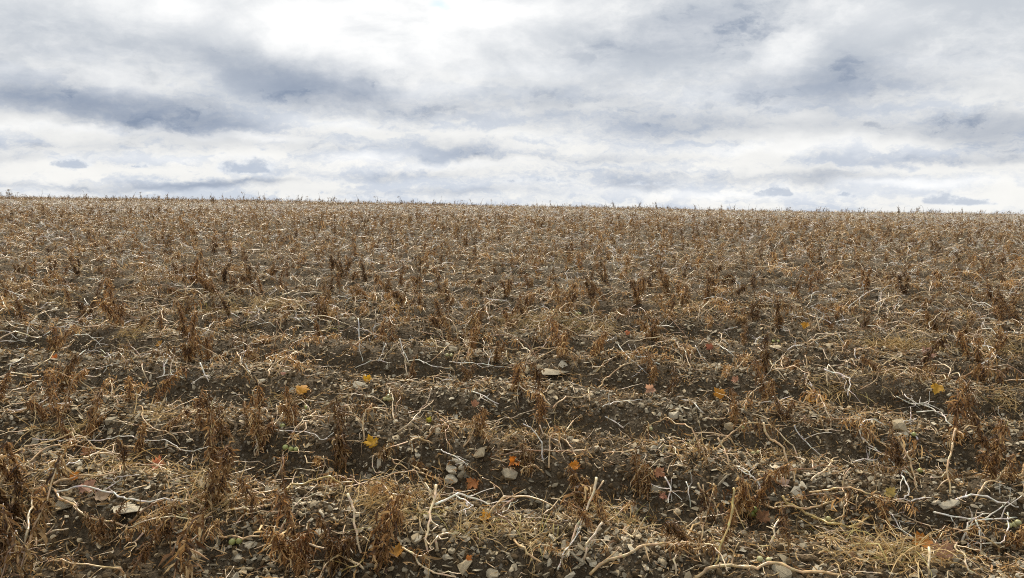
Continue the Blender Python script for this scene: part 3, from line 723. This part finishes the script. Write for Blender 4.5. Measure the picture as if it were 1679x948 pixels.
# potato berries: centre of the bunch, berry offsets px, diameter px, label
BERRIES = [(477,737,[(-8,-3),(0,0),(9,0)],9,'three green potato berries beneath a white arched stem'),(463,700,[(0,0)],8,'single green potato berry left of the white arched stem'),
(503,668,[(0,0)],7,'lone green potato berry above a tan forked stem'),(387,889,[(-5,0),(6,-2)],10,'pair of green potato berries under a long tan stem near the bottom'),
(1236,847,[(-5,-5),(4,-6),(2,2),(0,-11)],10,'four dark green potato berries clustered in a hollow beside a dark reddish leaf'),(1238,743,[(-4,0),(5,-1)],7,'pair of pale green potato berries on the slope at right'),
(1216,702,[(0,0)],8,'single bright green potato berry on the ridge right of centre'),(1498,713,[(0,0)],7,'single green potato berry below a tan curved stem at right'),
(1508,772,[(0,0)],7,'single dull green potato berry on the dark slope at right'),(1353,855,[(0,4),(4,-4),(10,5)],8,'three olive potato berries under the sagging yellow stem'),
(1067,704,[(0,0)],7,'single olive potato berry left of a tangle of pale stems'),(637,655,[(-6,0),(0,-5),(5,0),(0,5)],7,'bunch of pale green potato berries below the yellow leaf'),
(736,583,[(-3,0),(4,1)],6,'pair of pale potato berries above a white lying stem'),(908,512,[(-5,2),(0,-2),(5,0)],5,'three tiny green berries above the distant straw patch'),
(948,515,[(-2,0),(3,0)],5,'two tiny green berries right of the distant straw patch'),(787,504,[(0,0)],6,'single far pale green berry left of a white stem'),
(1272,560,[(-4,0),(4,0)],5,'pair of tiny berries beneath a distant tan stem'),(168,584,[(0,0)],5,'single tiny berry under a white arched stem at left'),
(119,712,[(0,0)],8,'yellow green potato berry above the long white stem'),(1660,862,[(-5,0),(3,3),(6,-4)],8,'three yellowish berries under a plant at the right edge'),
(1252,917,[(-6,0),(6,1)],9,'pair of pale withered berries above the bottom tan stem')]

# ------------------------------------------------------------------ plants
def ridge_words(ph):
    n = int(round(float(ph))); fr = float(ph) - n
    O = ['nearest', 'second', 'third', 'fourth', 'fifth', 'sixth', 'seventh', 'eighth', 'ninth', 'tenth', 'eleventh', 'twelfth', 'thirteenth', 'fourteenth', 'fifteenth']
    if abs(fr) <= .27:
        k = n + 1
        return ('on the %s ridge' % O[k]) if 0 <= k < len(O) else 'on the soil at the very bottom edge'
    k = int(math.floor(float(ph))) + 1
    if k < 0: return 'in the hollow at the very bottom edge'
    return 'in furrow behind the %s ridge' % O[min(k, len(O) - 1)]
NUM = ['first', 'second', 'third', 'fourth', 'fifth', 'sixth', 'seventh', 'eighth', 'ninth', 'tenth', 'eleventh', 'twelfth', 'thirteenth', 'fourteenth', 'fifteenth',
       'sixteenth', 'seventeenth', 'eighteenth', 'nineteenth', 'twentieth']
def nth(i):
    if i < 20: return NUM[i]
    n = i + 1
    return '%d%s' % (n, 'th' if 10 < n % 100 < 14 else {1: 'st', 2: 'nd', 3: 'rd'}.get(n % 10, 'th'))
def name_by_place(items):
    """items: (object, look words, x, y). Objects of one look in one ridge or furrow are told apart by their order from the left."""
    grp = {}
    for o, look, x, y in items:
        px = float(project(x, y, hz(x, y))[0])
        grp.setdefault((look, ridge_words(row_phase(x, y))), []).append((px, o))
    for (look, place), L in grp.items():
        L.sort(key=lambda q: q[0])
        for i, (_, o) in enumerate(L):
            if len(L) == 1: o['label'] = 'only %s %s' % (look, place)
            elif i == 0: o['label'] = 'leftmost %s %s' % (look, place)
            elif i == len(L) - 1: o['label'] = 'rightmost %s %s' % (look, place)
            else: o['label'] = '%s %s from the left %s' % (nth(i), look, place)

rp = np.random.RandomState(5)
variants = {k: [make_plant(rp, k) for _ in range(n)] for k, n in (('upright', 30), ('sprawling', 20), ('bare', 10))}
LOOK = {'upright': 'upright ragged potato plant', 'sprawling': 'sprawling withered potato plant', 'bare': 'nearly bare potato plant'}
protos, plant_items = {}, []
ROW_AZ = math.atan2(-SLOPE, 1)
def put_plant(x, y, kind, scale, rz, flip, zs=1.0):
    vs = variants[kind]; i = rp.randint(len(vs)); stems, rag, top = vs[i]
    loc = (x, y, hz(x, y) - .008)
    key = (kind, i)
    if key not in protos:
        r = bpy.data.objects.new('potato_plant', None); C.objects.link(r); r.empty_display_size = .1
        for me in stems: link('stem', me, parent=r)
        lf = link('withered_leaves', rag, parent=r); lf['kind'] = 'stuff'
        protos[key] = r
    else: r = copy_tree(protos[key])
    r.location = loc; r.rotation_euler = (0, 0, ROW_AZ + rz + (math.pi if flip else 0)); r.scale = (scale, scale, scale * zs)
    tag(r, None, 'dead plant', 'withered potato plants in rows')
    plant_items.append((r, LOOK[kind], x, y))
    return r
hand = []
for (px, py, hpx, kind) in PLANTS:
    p, t = unproject(px, min(py, 945))
    hm = hpx / FPX * t * 1.05
    vs = variants[kind]
    ref = {'upright': .30, 'sprawling': .24, 'bare': .26}[kind]
    s = float(np.clip(hm / ref, .55, 1.18))
    hand.append((p[0], p[1]))
    put_plant(p[0], p[1], kind, s, rp.normal(0, .3), rp.rand() < .5)
hand = np.array(hand)

# every other plant of the rows: a position along each ridge
cand = []
for n in range(-2, 96):
    s_row = S0 + ROW * n
    ymax_w = 0.72 * (s_row * NRM + 2) + 2
    t = -ymax_w
    while t < ymax_w:
        t += rp.uniform(.13, .32) if n < 40 else rp.uniform(.22, .46)
        if rp.rand() < .10: continue
        # point on the ridge: s = s_row, along-row coordinate t
        x = t / NRM; y = s_row * NRM - SLOPE * x
        dv = -.22 * float(fbm(np.array([x * .35]), np.array([y * .35]), 5, 2)[0]) * ROW
        y += dv * NRM + rp.normal(0, .11)
        if y < 2.2 or y > 92: continue
        cand.append((x, y))
cand = np.array(cand)
zc = height(cand[:, 0], cand[:, 1])
cpx, cpy, cdep = project(cand[:, 0], cand[:, 1], zc)
inframe = (cpx > -15) & (cpx < IW + 15) & (cpy < IH + 25)
dh = np.sqrt(((cand[:, None, :] - hand[None]) ** 2).sum(-1)).min(1)
seen = np.array([(a[0], a[1]) for a in LEAVES + BERRIES if a[1] > 520], float)
hides = ((np.abs(cpx[:, None] - seen[None, :, 0]) < 20) & (cpy[:, None] - seen[None, :, 1] > -4) & (cpy[:, None] - seen[None, :, 1] < np.clip(250 / cdep, 20, 75)[:, None])).any(1)
thin = hides | (cdep < 4.6) & (rp.rand(len(cand)) < .45)
ok = (dh > .16) & ~thin
order = np.argsort(cdep)
near_ids = [i for i in order if ok[i] and inframe[i]][:300 - len(PLANTS)]
near_set = set(near_ids)
for i in near_ids:
    x, y = cand[i]
    kind = ('upright', 'sprawling', 'bare')[rp.choice(3, p=(.58, .29, .13))]
    put_plant(x, y, kind, rp.uniform(.58, 1.08), rp.normal(0, .3), rp.rand() < .5, rp.uniform(.75, 1.15))
name_by_place(plant_items)
rest = np.array([i for i in range(len(cand)) if i not in near_set and ok[i]])

# far plants: one mass
rf = np.random.RandomState(8)
def far_plant_mesh(rg, kind):
    b = Bag()
    if kind == 0:
        for k in range(2):
            p = stem_path(rg, rg.uniform(.24, .40), 1.4, 1.0, rg.uniform(0, 6.28), .18, 4, base=(rg.normal(0, .04), rg.normal(0, .03), -.01))
            add_stem(b, rg, p, .005, .003, BROWN, 4, 0)
            rags_along(b, rg, p, 48, 1, spread=.025, lmax=.10, wmin=.007, wmax=.016, lo=.05, M=2)
        if rg.rand() < .5:
            p = stem_path(rg, rg.uniform(.3, .6), .9, -.6, rg.uniform(0, 6.28), .3, 5); add_stem(b, rg, p, .0055, .004, PALE, 4, 0)
    else:
        for k in range(rg.randint(3, 5)):
            p = stem_path(rg, rg.uniform(.4, .8), rg.uniform(.5, 1.1), rg.uniform(-.9, -.2), rg.uniform(0, 6.28), .28, 6)
            add_stem(b, rg, p, .005, .0034, (TAN, PALE, TAN)[rg.randint(3)], 4, 0)
            rags_along(b, rg, p, 26, 1, spread=.05, wmin=.007, wmax=.016, lo=.3, light=.3, M=2)
    return b.mesh('far_plant', [M_STEM, M_RAG])
far_meshes = [far_plant_mesh(rf, k % 2) for k in range(20)]
fx, fy = cand[rest, 0], cand[rest, 1]
n = len(rest)
sc = rf.uniform(.55, 1.08, n)
idx = np.where(rf.rand(n) < .66, rf.randint(0, 10, n) * 2, rf.randint(0, 10, n) * 2 + 1)
scatter('withered_plants', np.stack([fx, fy, height(fx, fy) - .01], 1), np.stack([np.zeros(n), np.zeros(n), ROW_AZ + rf.normal(0, .3, n) + np.pi * rf.randint(0, 2, n)], 1),
        np.stack([sc, sc, sc * rf.uniform(.8, 1.1, n)], 1), idx, far_meshes, 'mass of withered brown potato plants covering the field up to the skyline', 'dead plants')

# tall thin weeds that break the skyline
def weed_mesh(rg):
    b = Bag()
    for k in range(rg.randint(1, 4)):
        p = stem_path(rg, rg.uniform(.30, .70), 1.5, 1.1, rg.uniform(0, 6.28), .16, 5, base=(rg.normal(0, .05), rg.normal(0, .05), 0))
        add_stem(b, rg, p, .008, .004, (.10, .075, .035), 4, 0, branches=3)
        rags_along(b, rg, p, 34, 1, spread=.035, lmin=.05, lmax=.12, wmin=.007, wmax=.015, lo=.0, M=2)
    return b.mesh('weed', [M_STEM, M_RAG])
weeds = [weed_mesh(rf) for _ in range(8)]
n = 6500
wx, wy = fan_points(rf, n, 55, 88, .75, 1)
k = rf.rand(n) < .25 + 1.5 * np.clip(.3 + 1.6 * fbm(wx * .22, wy * .08, 19, 3), 0, 1); wx, wy = wx[k], wy[k]; n = len(wx)
sc = rf.uniform(.35, .85, n) * np.where(rf.rand(n) < .10, 1.75, 1.0)
scatter('skyline_weeds', np.stack([wx, wy, height(wx, wy)], 1), np.stack([rf.normal(0, .08, n), rf.normal(.06, .1, n), rf.uniform(0, 6.28, n)], 1),
        np.stack([sc] * 3, 1), rf.randint(0, 8, n), weeds, 'thin dark weeds standing up along the skyline', 'weeds')

# ------------------------------------------------------------------ single stems
TONES = {'white': WHITE, 'pale': PALE, 'tan': TAN, 'brown': BROWN, 'yellow': YELLOW}
TONEW = {'white': 'bleached white', 'pale': 'pale straw coloured', 'tan': 'tan', 'brown': 'dull brown', 'yellow': 'yellowish'}
rt = np.random.RandomState(21)
stem_items = []
def shape_word(pts):
    L = np.linalg.norm(np.diff(pts, axis=0), axis=1).sum(); D = np.linalg.norm(pts[-1] - pts[0])
    return 'straight' if D / L > .96 else ('bent' if D / L > .85 else 'curved')
for (tone, mm, poly) in STEMS:
    poly = np.array(poly, float)
    k = len(poly)
    dx, dy = np.ptp(poly[:, 0]), np.ptp(poly[:, 1])
    r = mm * .001 * .46
    lift = rt.uniform(.02, .06)
    off = r + lift * np.sin(np.linspace(.25, math.pi - .1, k))
    G, _t = unproject_many(poly[:, 0], poly[:, 1], off)
    if dy > 1.25 * dx and dy > 18:
        b = int(np.argmax(poly[:, 1])); foot = G[b]; T_ = R(rt.uniform(38, 60))
        nrm = np.array([0, -math.sin(T_), math.cos(T_)])
        eye = np.array([0, 0, CAM_H])
        for i in range(k):
            d = ray(*poly[i]); t = np.dot(foot - eye, nrm) / np.dot(d, nrm)
            q = eye + d * t
            if t > 0 and t < _t[i]: G[i] = q
    if k > 2:                                   # bends a little eased, not sharp corners
        q = [G[0]]
        for i in range(1, k - 1): q += [G[i] + (G[i - 1] - G[i]) * .22, G[i] + (G[i + 1] - G[i]) * .22]
        G = np.array(q + [G[-1]]); G[1:-1] += rt.normal(0, .0035, (len(G) - 2, 3))
    bag = Bag(); add_stem(bag, rt, G, r, r * .72, TONES[tone], 6, 0, branches=rt.randint(1, 4), jit=.07, above=height)
    bag.v = [v - G[0] for v in bag.v]
    o = link('dead_stem', bag.mesh('dead_stem', [M_STEM]), loc=G[0])
    c = G.mean(0)
    tag(o, None, 'stem', 'bare potato stems lying about')
    stem_items.append((o, '%s %s potato stem' % (TONEW[tone], shape_word(G)), c[0], c[1]))
    if rt.rand() < .35 and tone != 'white':
        rb = Bag(); rags_along(rb, rt, G - G[0], rt.randint(10, 26), spread=.03, lo=.2, light=.3)
        q = link('withered_leaves', rb.mesh('withered_leaves', [M_RAG]), parent=o); q['kind'] = 'stuff'
# more of the same, scattered along and between the rows
def flat_stem(rg, col):
    L = rg.uniform(.18, .50)
    p = stem_path(rg, L, rg.uniform(.15, .7), rg.uniform(-.7, 0), 0, .34, 6, clamp=False)
    p[:, 2] = np.maximum(p[:, 2], 0) + .012
    p -= np.array([p[:, 0].mean(), p[:, 1].mean(), .004])
    b = Bag(); add_stem(b, rg, p, rg.uniform(.0034, .0052), .0022, col, 5, 0, branches=rg.randint(2, 6), jit=.10)
    return b.mesh('dead_stem', [M_STEM]), shape_word(p)
flat = [(tn,) + flat_stem(rt, TONES[tn]) for tn in ('white', 'pale', 'tan', 'pale', 'tan', 'white', 'pale', 'tan', 'tan', 'white', 'pale', 'brown', 'pale', 'tan', 'white', 'pale', 'yellow', 'tan', 'tan', 'brown')]
need = 300 - len(stem_items)
def tilt(x, y, rz):
    e = .12
    gx = (height(x + e, y, False) - height(x - e, y, False)) / (2 * e); gy = (height(x, y + e, False) - height(x, y - e, False)) / (2 * e)
    nr = Vector((-float(gx), -float(gy), 1)).normalized()
    q = Vector((0, 0, 1)).rotation_difference(nr) @ Euler((0, 0, rz)).to_quaternion()
    return q.to_euler()
sx, sy = fan_points(rt, 4000, 2.9, 9.0, .62, 0, 1.35)
spx, spy, _ = project(sx, sy, height(sx, sy))
good = [i for i in range(len(sx)) if 8 < spx[i] < IW - 8 and spy[i] < IH - 6][:need]
for i in good:
    tn, me, sw = flat[rt.randint(len(flat))]
    o = link('dead_stem', me, loc=(sx[i], sy[i], hz(sx[i], sy[i]) + rt.uniform(.0, .05)), rot=tilt(sx[i], sy[i], rt.uniform(0, 6.28)), scl=[rt.uniform(.7, 1.15)] * 3)
    tag(o, None, 'stem', 'bare potato stems lying about')
    stem_items.append((o, '%s %s potato stem' % (TONEW[tn], sw), sx[i], sy[i]))
name_by_place(stem_items)
# all the smaller ones beyond and between
pos, rot = [], []
for (n, y0, y1) in ((5600, 6.0, 18), (14000, 18, 45), (6500, 45, 84)):
    x, y = fan_points(rt, n, y0, y1, .72, 2)
    k = rt.rand(n) < .65 + .35 * (.5 + .5 * np.cos(2 * np.pi * row_phase(x, y)))
    x, y = x[k], y[k]; n = len(x)
    z = height(x, y) + rt.uniform(.0, .14, n) + np.clip((y - 10) / 20, 0, 1) * np.clip((65 - y) / 20, 0, 1) * rt.uniform(.02, .14, n)
    pos.append(np.stack([x, y, z], 1)); rot.append(np.stack([rt.normal(0, .42, n), rt.normal(0, .42, n), rt.uniform(0, 6.28, n)], 1))
pos, rot = np.concatenate(pos), np.concatenate(rot)
n = len(pos); thick = np.clip(pos[:, 1] / 22, 1.0, 1.7); sc = rt.uniform(.5, 1.1, n) * np.clip(.85 + pos[:, 1] / 90, 1, 1.5)
scatter('scattered_stems', pos, rot, np.stack([sc, sc * thick, sc * thick], 1), np.where(rt.rand(n) < np.clip((pos[:, 1] - 6) / 16, 0, 1) * np.clip((72 - pos[:, 1]) / 30, .12, 1) * .52, rt.choice([0, 5, 9, 14], n), rt.randint(0, len(flat), n)), [f[1] for f in flat], 'mass of bleached potato stems strewn over the far rows', 'stems')

# ------------------------------------------------------------------ stones and gravel
rg = np.random.RandomState(77)
def put_stone(x, y, w, tone, shp, rz=None):
    me = stone_meshes[(tone, shp)][rg.randint(4)]
    o = link('stone', me, loc=(x, y, hz(x, y) + w * ((-.03 if tone == 'grey' and w > .11 else .05) if shp == 'flat' else .16)), scl=(w, w, w * (.5 if w > .11 else 1)))
    e = tilt(x, y, rg.uniform(0, 6.28))
    o.rotation_euler = (e.x + rg.normal(0, .15), e.y + rg.normal(0, .15), e.z)
    if w > .11: o.rotation_euler = (rg.normal(0, .05), rg.normal(0, .05), rg.uniform(-.4, .4))
    tag(o, None, 'stone', 'loose stones on the field')
    return o
for (px, py, w, tone, shp, lab) in STONES:
    p, t = unproject(px, min(py, 946))
    o = put_stone(p[0], p[1], w / FPX * t * 1.0, tone, shp); o['label'] = lab
st_items = []
need = 300 - len(STONES)
x, y = fan_points(rg, 3000, 2.75, 6.0, .62, 0, 1.9)
ppx, ppy, _ = project(x, y, height(x, y))
good = [i for i in range(len(x)) if 8 < ppx[i] < IW - 8 and ppy[i] < IH - 4][:need]
SIZEW = ((.034, 'small'), (.046, 'medium'), (1, 'large'))
for i in good:
    w = float(np.clip(rg.lognormal(math.log(.033), .30), .022, .075))
    tone = list(STONE_COLS)[rg.choice(4, p=(.2, .25, .33, .22))]; shp = ('angular', 'flat', 'rounded')[rg.choice(3, p=(.45, .33, .22))]
    o = put_stone(x[i], y[i], w, tone, shp)
    sz = next(s for lim, s in SIZEW if w < lim)
    st_items.append((o, '%s %s %s stone' % (sz, shp, tone), x[i], y[i]))
name_by_place(st_items)
gk = [k for k in stone_meshes if k[1] != 'rounded']
grav_m = [m for k in gk for m in stone_meshes[k]]
gw = np.concatenate([np.full(4, {'pale grey': .28, 'buff': .28, 'grey': .45, 'dark grey': .26}[k[0]] * (1.3 if k[1] == 'flat' else 1)) for k in gk])
pos, scl = [], []
for (n, y0, y1, lo, hi, pw) in ((62000, 2.3, 5.5, .006, .038, 1.4), (34000, 5.5, 13, .013, .055, 1.3), (9000, 13, 32, .03, .08, 1.2)):
    x, y = fan_points(rg, int(n * 1.35), y0, y1, .72, 1.6, pw)
    cl = fbm(x * 2.1, y * 2.1, 91, 3)
    keep = rg.rand(len(x)) < np.clip(.62 + 2.2 * cl, .10, 1)
    x, y = x[keep], y[keep]
    s = lo + (hi - lo) * rg.rand(len(x)) ** 2.6
    pos.append(np.stack([x, y, height(x, y) + s * .20], 1)); scl.append(s)
pos, scl = np.concatenate(pos), np.concatenate(scl); n = len(pos)
scatter('gravel', pos, np.stack([rg.normal(0, .5, n), rg.normal(0, .5, n), rg.uniform(0, 6.28, n)], 1), np.stack([scl * rg.uniform(.8, 1.4, n), scl, scl * rg.uniform(.7, 1.1, n)], 1),
        rg.choice(len(grav_m), n, p=gw / gw.sum()), grav_m, 'small grey gravel strewn over the ridges and furrows', 'gravel')
clods = [hull_mesh('clod', rg, (1, .85, .7), 18, (.145, .102, .054), M_CLOD) for _ in range(8)]
x, y = fan_points(rg, 80000, 2.3, 9, .72, 1.6, 1.5); n = len(x)
s = .007 + .028 * rg.rand(n) ** 2.4
scatter('soil_clods', np.stack([x, y, height(x, y) + s * .1], 1), rg.uniform(0, 6.28, (n, 3)), np.stack([s * rg.uniform(.8, 1.3, n), s, s * .85], 1), rg.randint(0, 8, n), clods,
        'dark crumbly clods of soil on the ridge sides', 'soil clods')

# ------------------------------------------------------------------ litter: scraps of leaf and stem on the soil
rl = np.random.RandomState(3)
def litter_mesh(rg):
    b = Bag(); k = 14
    base = np.stack([rg.normal(0, .06, k), rg.normal(0, .05, k), rg.uniform(.004, .02, k)], 1)
    d = rg.normal(0, 1, (k, 3)); d[:, 2] *= .25
    v, f, per = ribbons(rg, base, norm(d), rg.uniform(.015, .05, k), rg.uniform(.002, .006, k), np.full(k, .05), rg.uniform(.25, .7, k))
    v[:, 2] = np.maximum(v[:, 2], .002)
    b.add(v, f, rag_tint(rg, k, per, .5), 1)
    for _ in range(2):
        a = rg.normal(0, .06, 3); a[2] = .008
        q = rg.normal(0, .06, 3); q[2] = rg.uniform(0, .02)
        add_stem(b, rg, np.array([a, a + q * .5 + rg.normal(0, .006, 3), a + q]), .0018, .0011, PALE if rg.rand() < .6 else TAN, 4, 0)
    return b.mesh('litter', [M_STEM, M_RAG])
lits = [litter_mesh(rl) for _ in range(12)]
x, y = fan_points(rl, 15000, 2.3, 16, .72, 1.6, 1.2)
k = rl.rand(len(x)) < .42 + .43 * (.5 + .5 * np.cos(2 * np.pi * row_phase(x, y))); x, y = x[k], y[k]; n = len(x)
s = rl.uniform(.7, 1.3, n)
scatter('plant_litter', np.stack([x, y, height(x, y)], 1), np.stack([rl.normal(0, .15, n), rl.normal(0, .15, n), rl.uniform(0, 6.28, n)], 1), np.stack([s] * 3, 1), rl.randint(0, 12, n), lits,
        'crumbled dry leaf scraps and twigs lying on the soil', 'plant litter')

# ------------------------------------------------------------------ dry grass
def tuft_mesh(rg, lean, n=46, hmin=.07, hmax=.20, green=0.0):
    b = Bag()
    base = np.stack([rg.normal(0, .05, n), rg.normal(0, .04, n), np.full(n, -.005)], 1)
    d = rg.normal(0, 1, (n, 3)); d[:, 2] = np.abs(d[:, 2]) * .8 + lean + .1
    L = rg.uniform(hmin, hmax, n)
    v, f, per = ribbons(rg, base, norm(d), L, rg.uniform(.0022, .0045, n), rg.uniform(.12, .7, n), rg.uniform(.08, .28, n), 4, .2)
    pal = np.array([(.62, .445, .20), (.48, .335, .14), (.74, .57, .30), (.36, .235, .095), (.40, .34, .12)])
    w = np.array([.34, .26, .18, .16, .06]); w[4] += green; w /= w.sum()
    c = pal[rg.choice(5, n, p=w)] * rg.uniform(.8, 1.15, (n, 1))
    b.add(v, f, np.repeat(c, per, 0), 0)
    return b.mesh('tuft', [M_GRASS])
tufts = [tuft_mesh(rl, rl.uniform(-.15, .4), n=19, hmin=.05, hmax=.21, green=.03) for _ in range(14)]
PATCH = [(620,835,45,14,20),(700,846,50,16,26),(790,868,45,10,20),(880,875,40,12,20),(985,850,30,16,14),(1010,862,30,10,10),(680,812,50,14,12),(590,815,40,20,8),(930,850,30,14,8),(1330,880,40,26,8),(1450,908,60,16,30),(1500,922,40,12,14),(1390,895,40,16,9),
 (345,800,22,26,24),(330,835,30,14,10),(150,775,60,12,14),(220,770,60,14,10),(30,800,50,20,14),(1300,745,40,10,10),(1150,745,30,10,8),(850,715,60,8,14),(930,705,40,8,8),(40,492,60,7,50),(890,528,65,8,70),(960,540,50,8,30),
 (1500,568,80,6,50),(1620,570,60,8,40),(210,548,20,6,14),(370,510,40,6,30),(460,500,60,8,40),(1450,565,40,6,30),(1130,500,60,8,30),(480,655,40,8,8),(240,680,60,8,10),(1370,640,30,10,10),(1640,650,30,10,10),(100,700,50,8,10)]
pts = []
for (px, py, sxp, syp, n) in PATCH:
    n = int(n * (.6 if py > 700 else .85)) + 1
    a = np.clip(rl.normal(px, sxp * .55, n), 0, IW); b_ = np.clip(rl.normal(py, syp * .55, n), 0, IH + 20)
    G, _ = unproject_many(a, b_); pts.append(G)
x, y = fan_points(rl, 700, 5, 30, .68, .5, 1.3)
pts.append(np.stack([x, y, height(x, y)], 1))
pts = np.concatenate(pts); n = len(pts); s = rl.uniform(.6, 1.15, n)
scatter('dry_grass', pts, np.stack([rl.normal(0, .2, n), rl.normal(0, .2, n), rl.uniform(0, 6.28, n)], 1), np.stack([s] * 3, 1), rl.randint(0, 14, n), tufts,
        'patches of dry straw coloured grass in the furrows', 'dry grass')

# ------------------------------------------------------------------ maple leaves
rm = np.random.RandomState(60)
HALF = [(0, -.36), (.10, -.42), (.30, -.40), (.22, -.28), (.44, -.22), (.36, -.12), (.56, .06), (.42, .08), (.46, .22), (.30, .16), (.20, .18), (.24, .38), (.14, .36), (.0, .60)]
def maple_mesh(rg, col, curl):
    o = np.array(HALF + [(-a, b) for a, b in HALF[-2:0:-1]])
    o = o * rg.uniform(.92, 1.08, o.shape)
    c = np.array([0, -.30])
    rings = [c[None]] + [c + (o - c) * q for q in (.45, .8, 1.0)]
    k = len(o)
    P2 = np.vstack(rings)
    r2 = (P2 ** 2).sum(1)
    ax = rg.uniform(-1, 1, 2)
    z = np.abs(P2[:, 0]) * rg.uniform(.1, .5) + curl * r2 * .9 + .10 * np.sin(P2 @ (ax * 7) + rg.uniform(0, 6)) + .04 * rg.normal(0, 1, len(P2)) * np.sqrt(r2)
    V = np.column_stack([P2, z])
    F = [(0, 1 + j, 1 + (j + 1) % k, 1 + (j + 1) % k) for j in range(k)]
    for q in range(2):
        a = 1 + q * k; b = a + k
        F += [(a + j, b + j, b + (j + 1) % k, a + (j + 1) % k) for j in range(k)]
    lum = np.concatenate([[.85], np.repeat([.92, 1.0, 1.08], k)])[:, None] * rg.uniform(.9, 1.1, (len(V), 1))
    cc = np.array(col)[None] * lum
    Fa = np.array(F)
    me = mesh_from('blade', V, Fa, [M_MAPLE], cc)
    P, Rr = knobbly(rg, np.array([[0, -.30, .01], [rg.normal(0, .05), -.55, .03], [rg.normal(0, .1), -.80, rg.uniform(0, .15)]]), .014, .010)
    v, f = tube(P, Rr, 4)
    ms = mesh_from('stalk', v, f, [M_MAPLE], np.array(col) * .6)
    return me, ms
for (px, py, wpx, col, lab) in LEAVES:
    p, t = unproject(px, py + wpx * .25)
    w = wpx / FPX * t * 1.08
    me, ms = maple_mesh(rm, col, rm.uniform(-.5, .7))
    stand = rm.uniform(.40, 1.0)
    r = bpy.data.objects.new('maple_leaf', None); C.objects.link(r); r.empty_display_size = .05
    r.location = (p[0], p[1], hz(p[0], p[1]) + .012 + w * .35 * math.sin(stand)); r.scale = (w, w, w)
    r.rotation_euler = (stand, rm.normal(0, .25), 0)
    spin = rm.uniform(-2.6, 2.6)
    for nm, m_ in (('blade', me), ('stalk', ms)): link(nm, m_, parent=r, rot=(0, 0, spin))
    tag(r, lab, 'leaf', 'fallen maple leaves')

# ------------------------------------------------------------------ potato berries
def ball(rg, col):
    nu, nv = 12, 8
    V, F = [], []
    for i in range(nv + 1):
        th = math.pi * i / nv
        for j in range(nu):
            ph = 2 * math.pi * j / nu
            V.append((math.sin(th) * math.cos(ph), math.sin(th) * math.sin(ph), math.cos(th) * (.94 if i else .86)))
    for i in range(nv):
        for j in range(nu):
            F.append((i * nu + j, (i + 1) * nu + j, (i + 1) * nu + (j + 1) % nu, i * nu + (j + 1) % nu))
    V = np.array(V)
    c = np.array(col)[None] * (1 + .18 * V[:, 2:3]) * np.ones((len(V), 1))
    return mesh_from('berry', V * .5, np.array(F), [M_BERRY], c)
balls = [ball(rm, c) for c in ((.22, .27, .06), (.37, .40, .14), (.48, .46, .22))]
for q, (px, py, offs, dpx, lab) in enumerate(BERRIES):
    p, t = unproject(px, py + dpx * .4)
    D = dpx / FPX * t * 1.05
    r = bpy.data.objects.new('berry_cluster', None); C.objects.link(r); r.empty_display_size = .03
    r.location = (p[0], p[1], hz(p[0], p[1]))
    me = balls[0] if 'dark green' in lab else (balls[2] if ('pale' in lab or 'yellow' in lab) else balls[1])
    top = D * 1.6
    for (ox, oy) in offs:
        bx, by = ox / FPX * t, rm.normal(0, D * .25)
        bz = D * .45 + max(0, -oy) / FPX * t
        link('berry', me, loc=(bx, by, bz), scl=[D * rm.uniform(.9, 1.08)] * 3, rot=(rm.normal(0, .3), rm.normal(0, .3), 0), parent=r)
    bag = Bag()
    add_stem(bag, rm, np.array([[0, 0, D * .9], [rm.normal(0, .01), .012, top], [rm.normal(0, .02), .04, top * 1.1], [rm.normal(0, .03), .08, D]]), .0016, .0014, YELLOW, 4)
    link('stalk', bag.mesh('stalk', [M_STEM]), parent=r)
    tag(r, lab, 'potato berries', 'green potato berries on the ground')
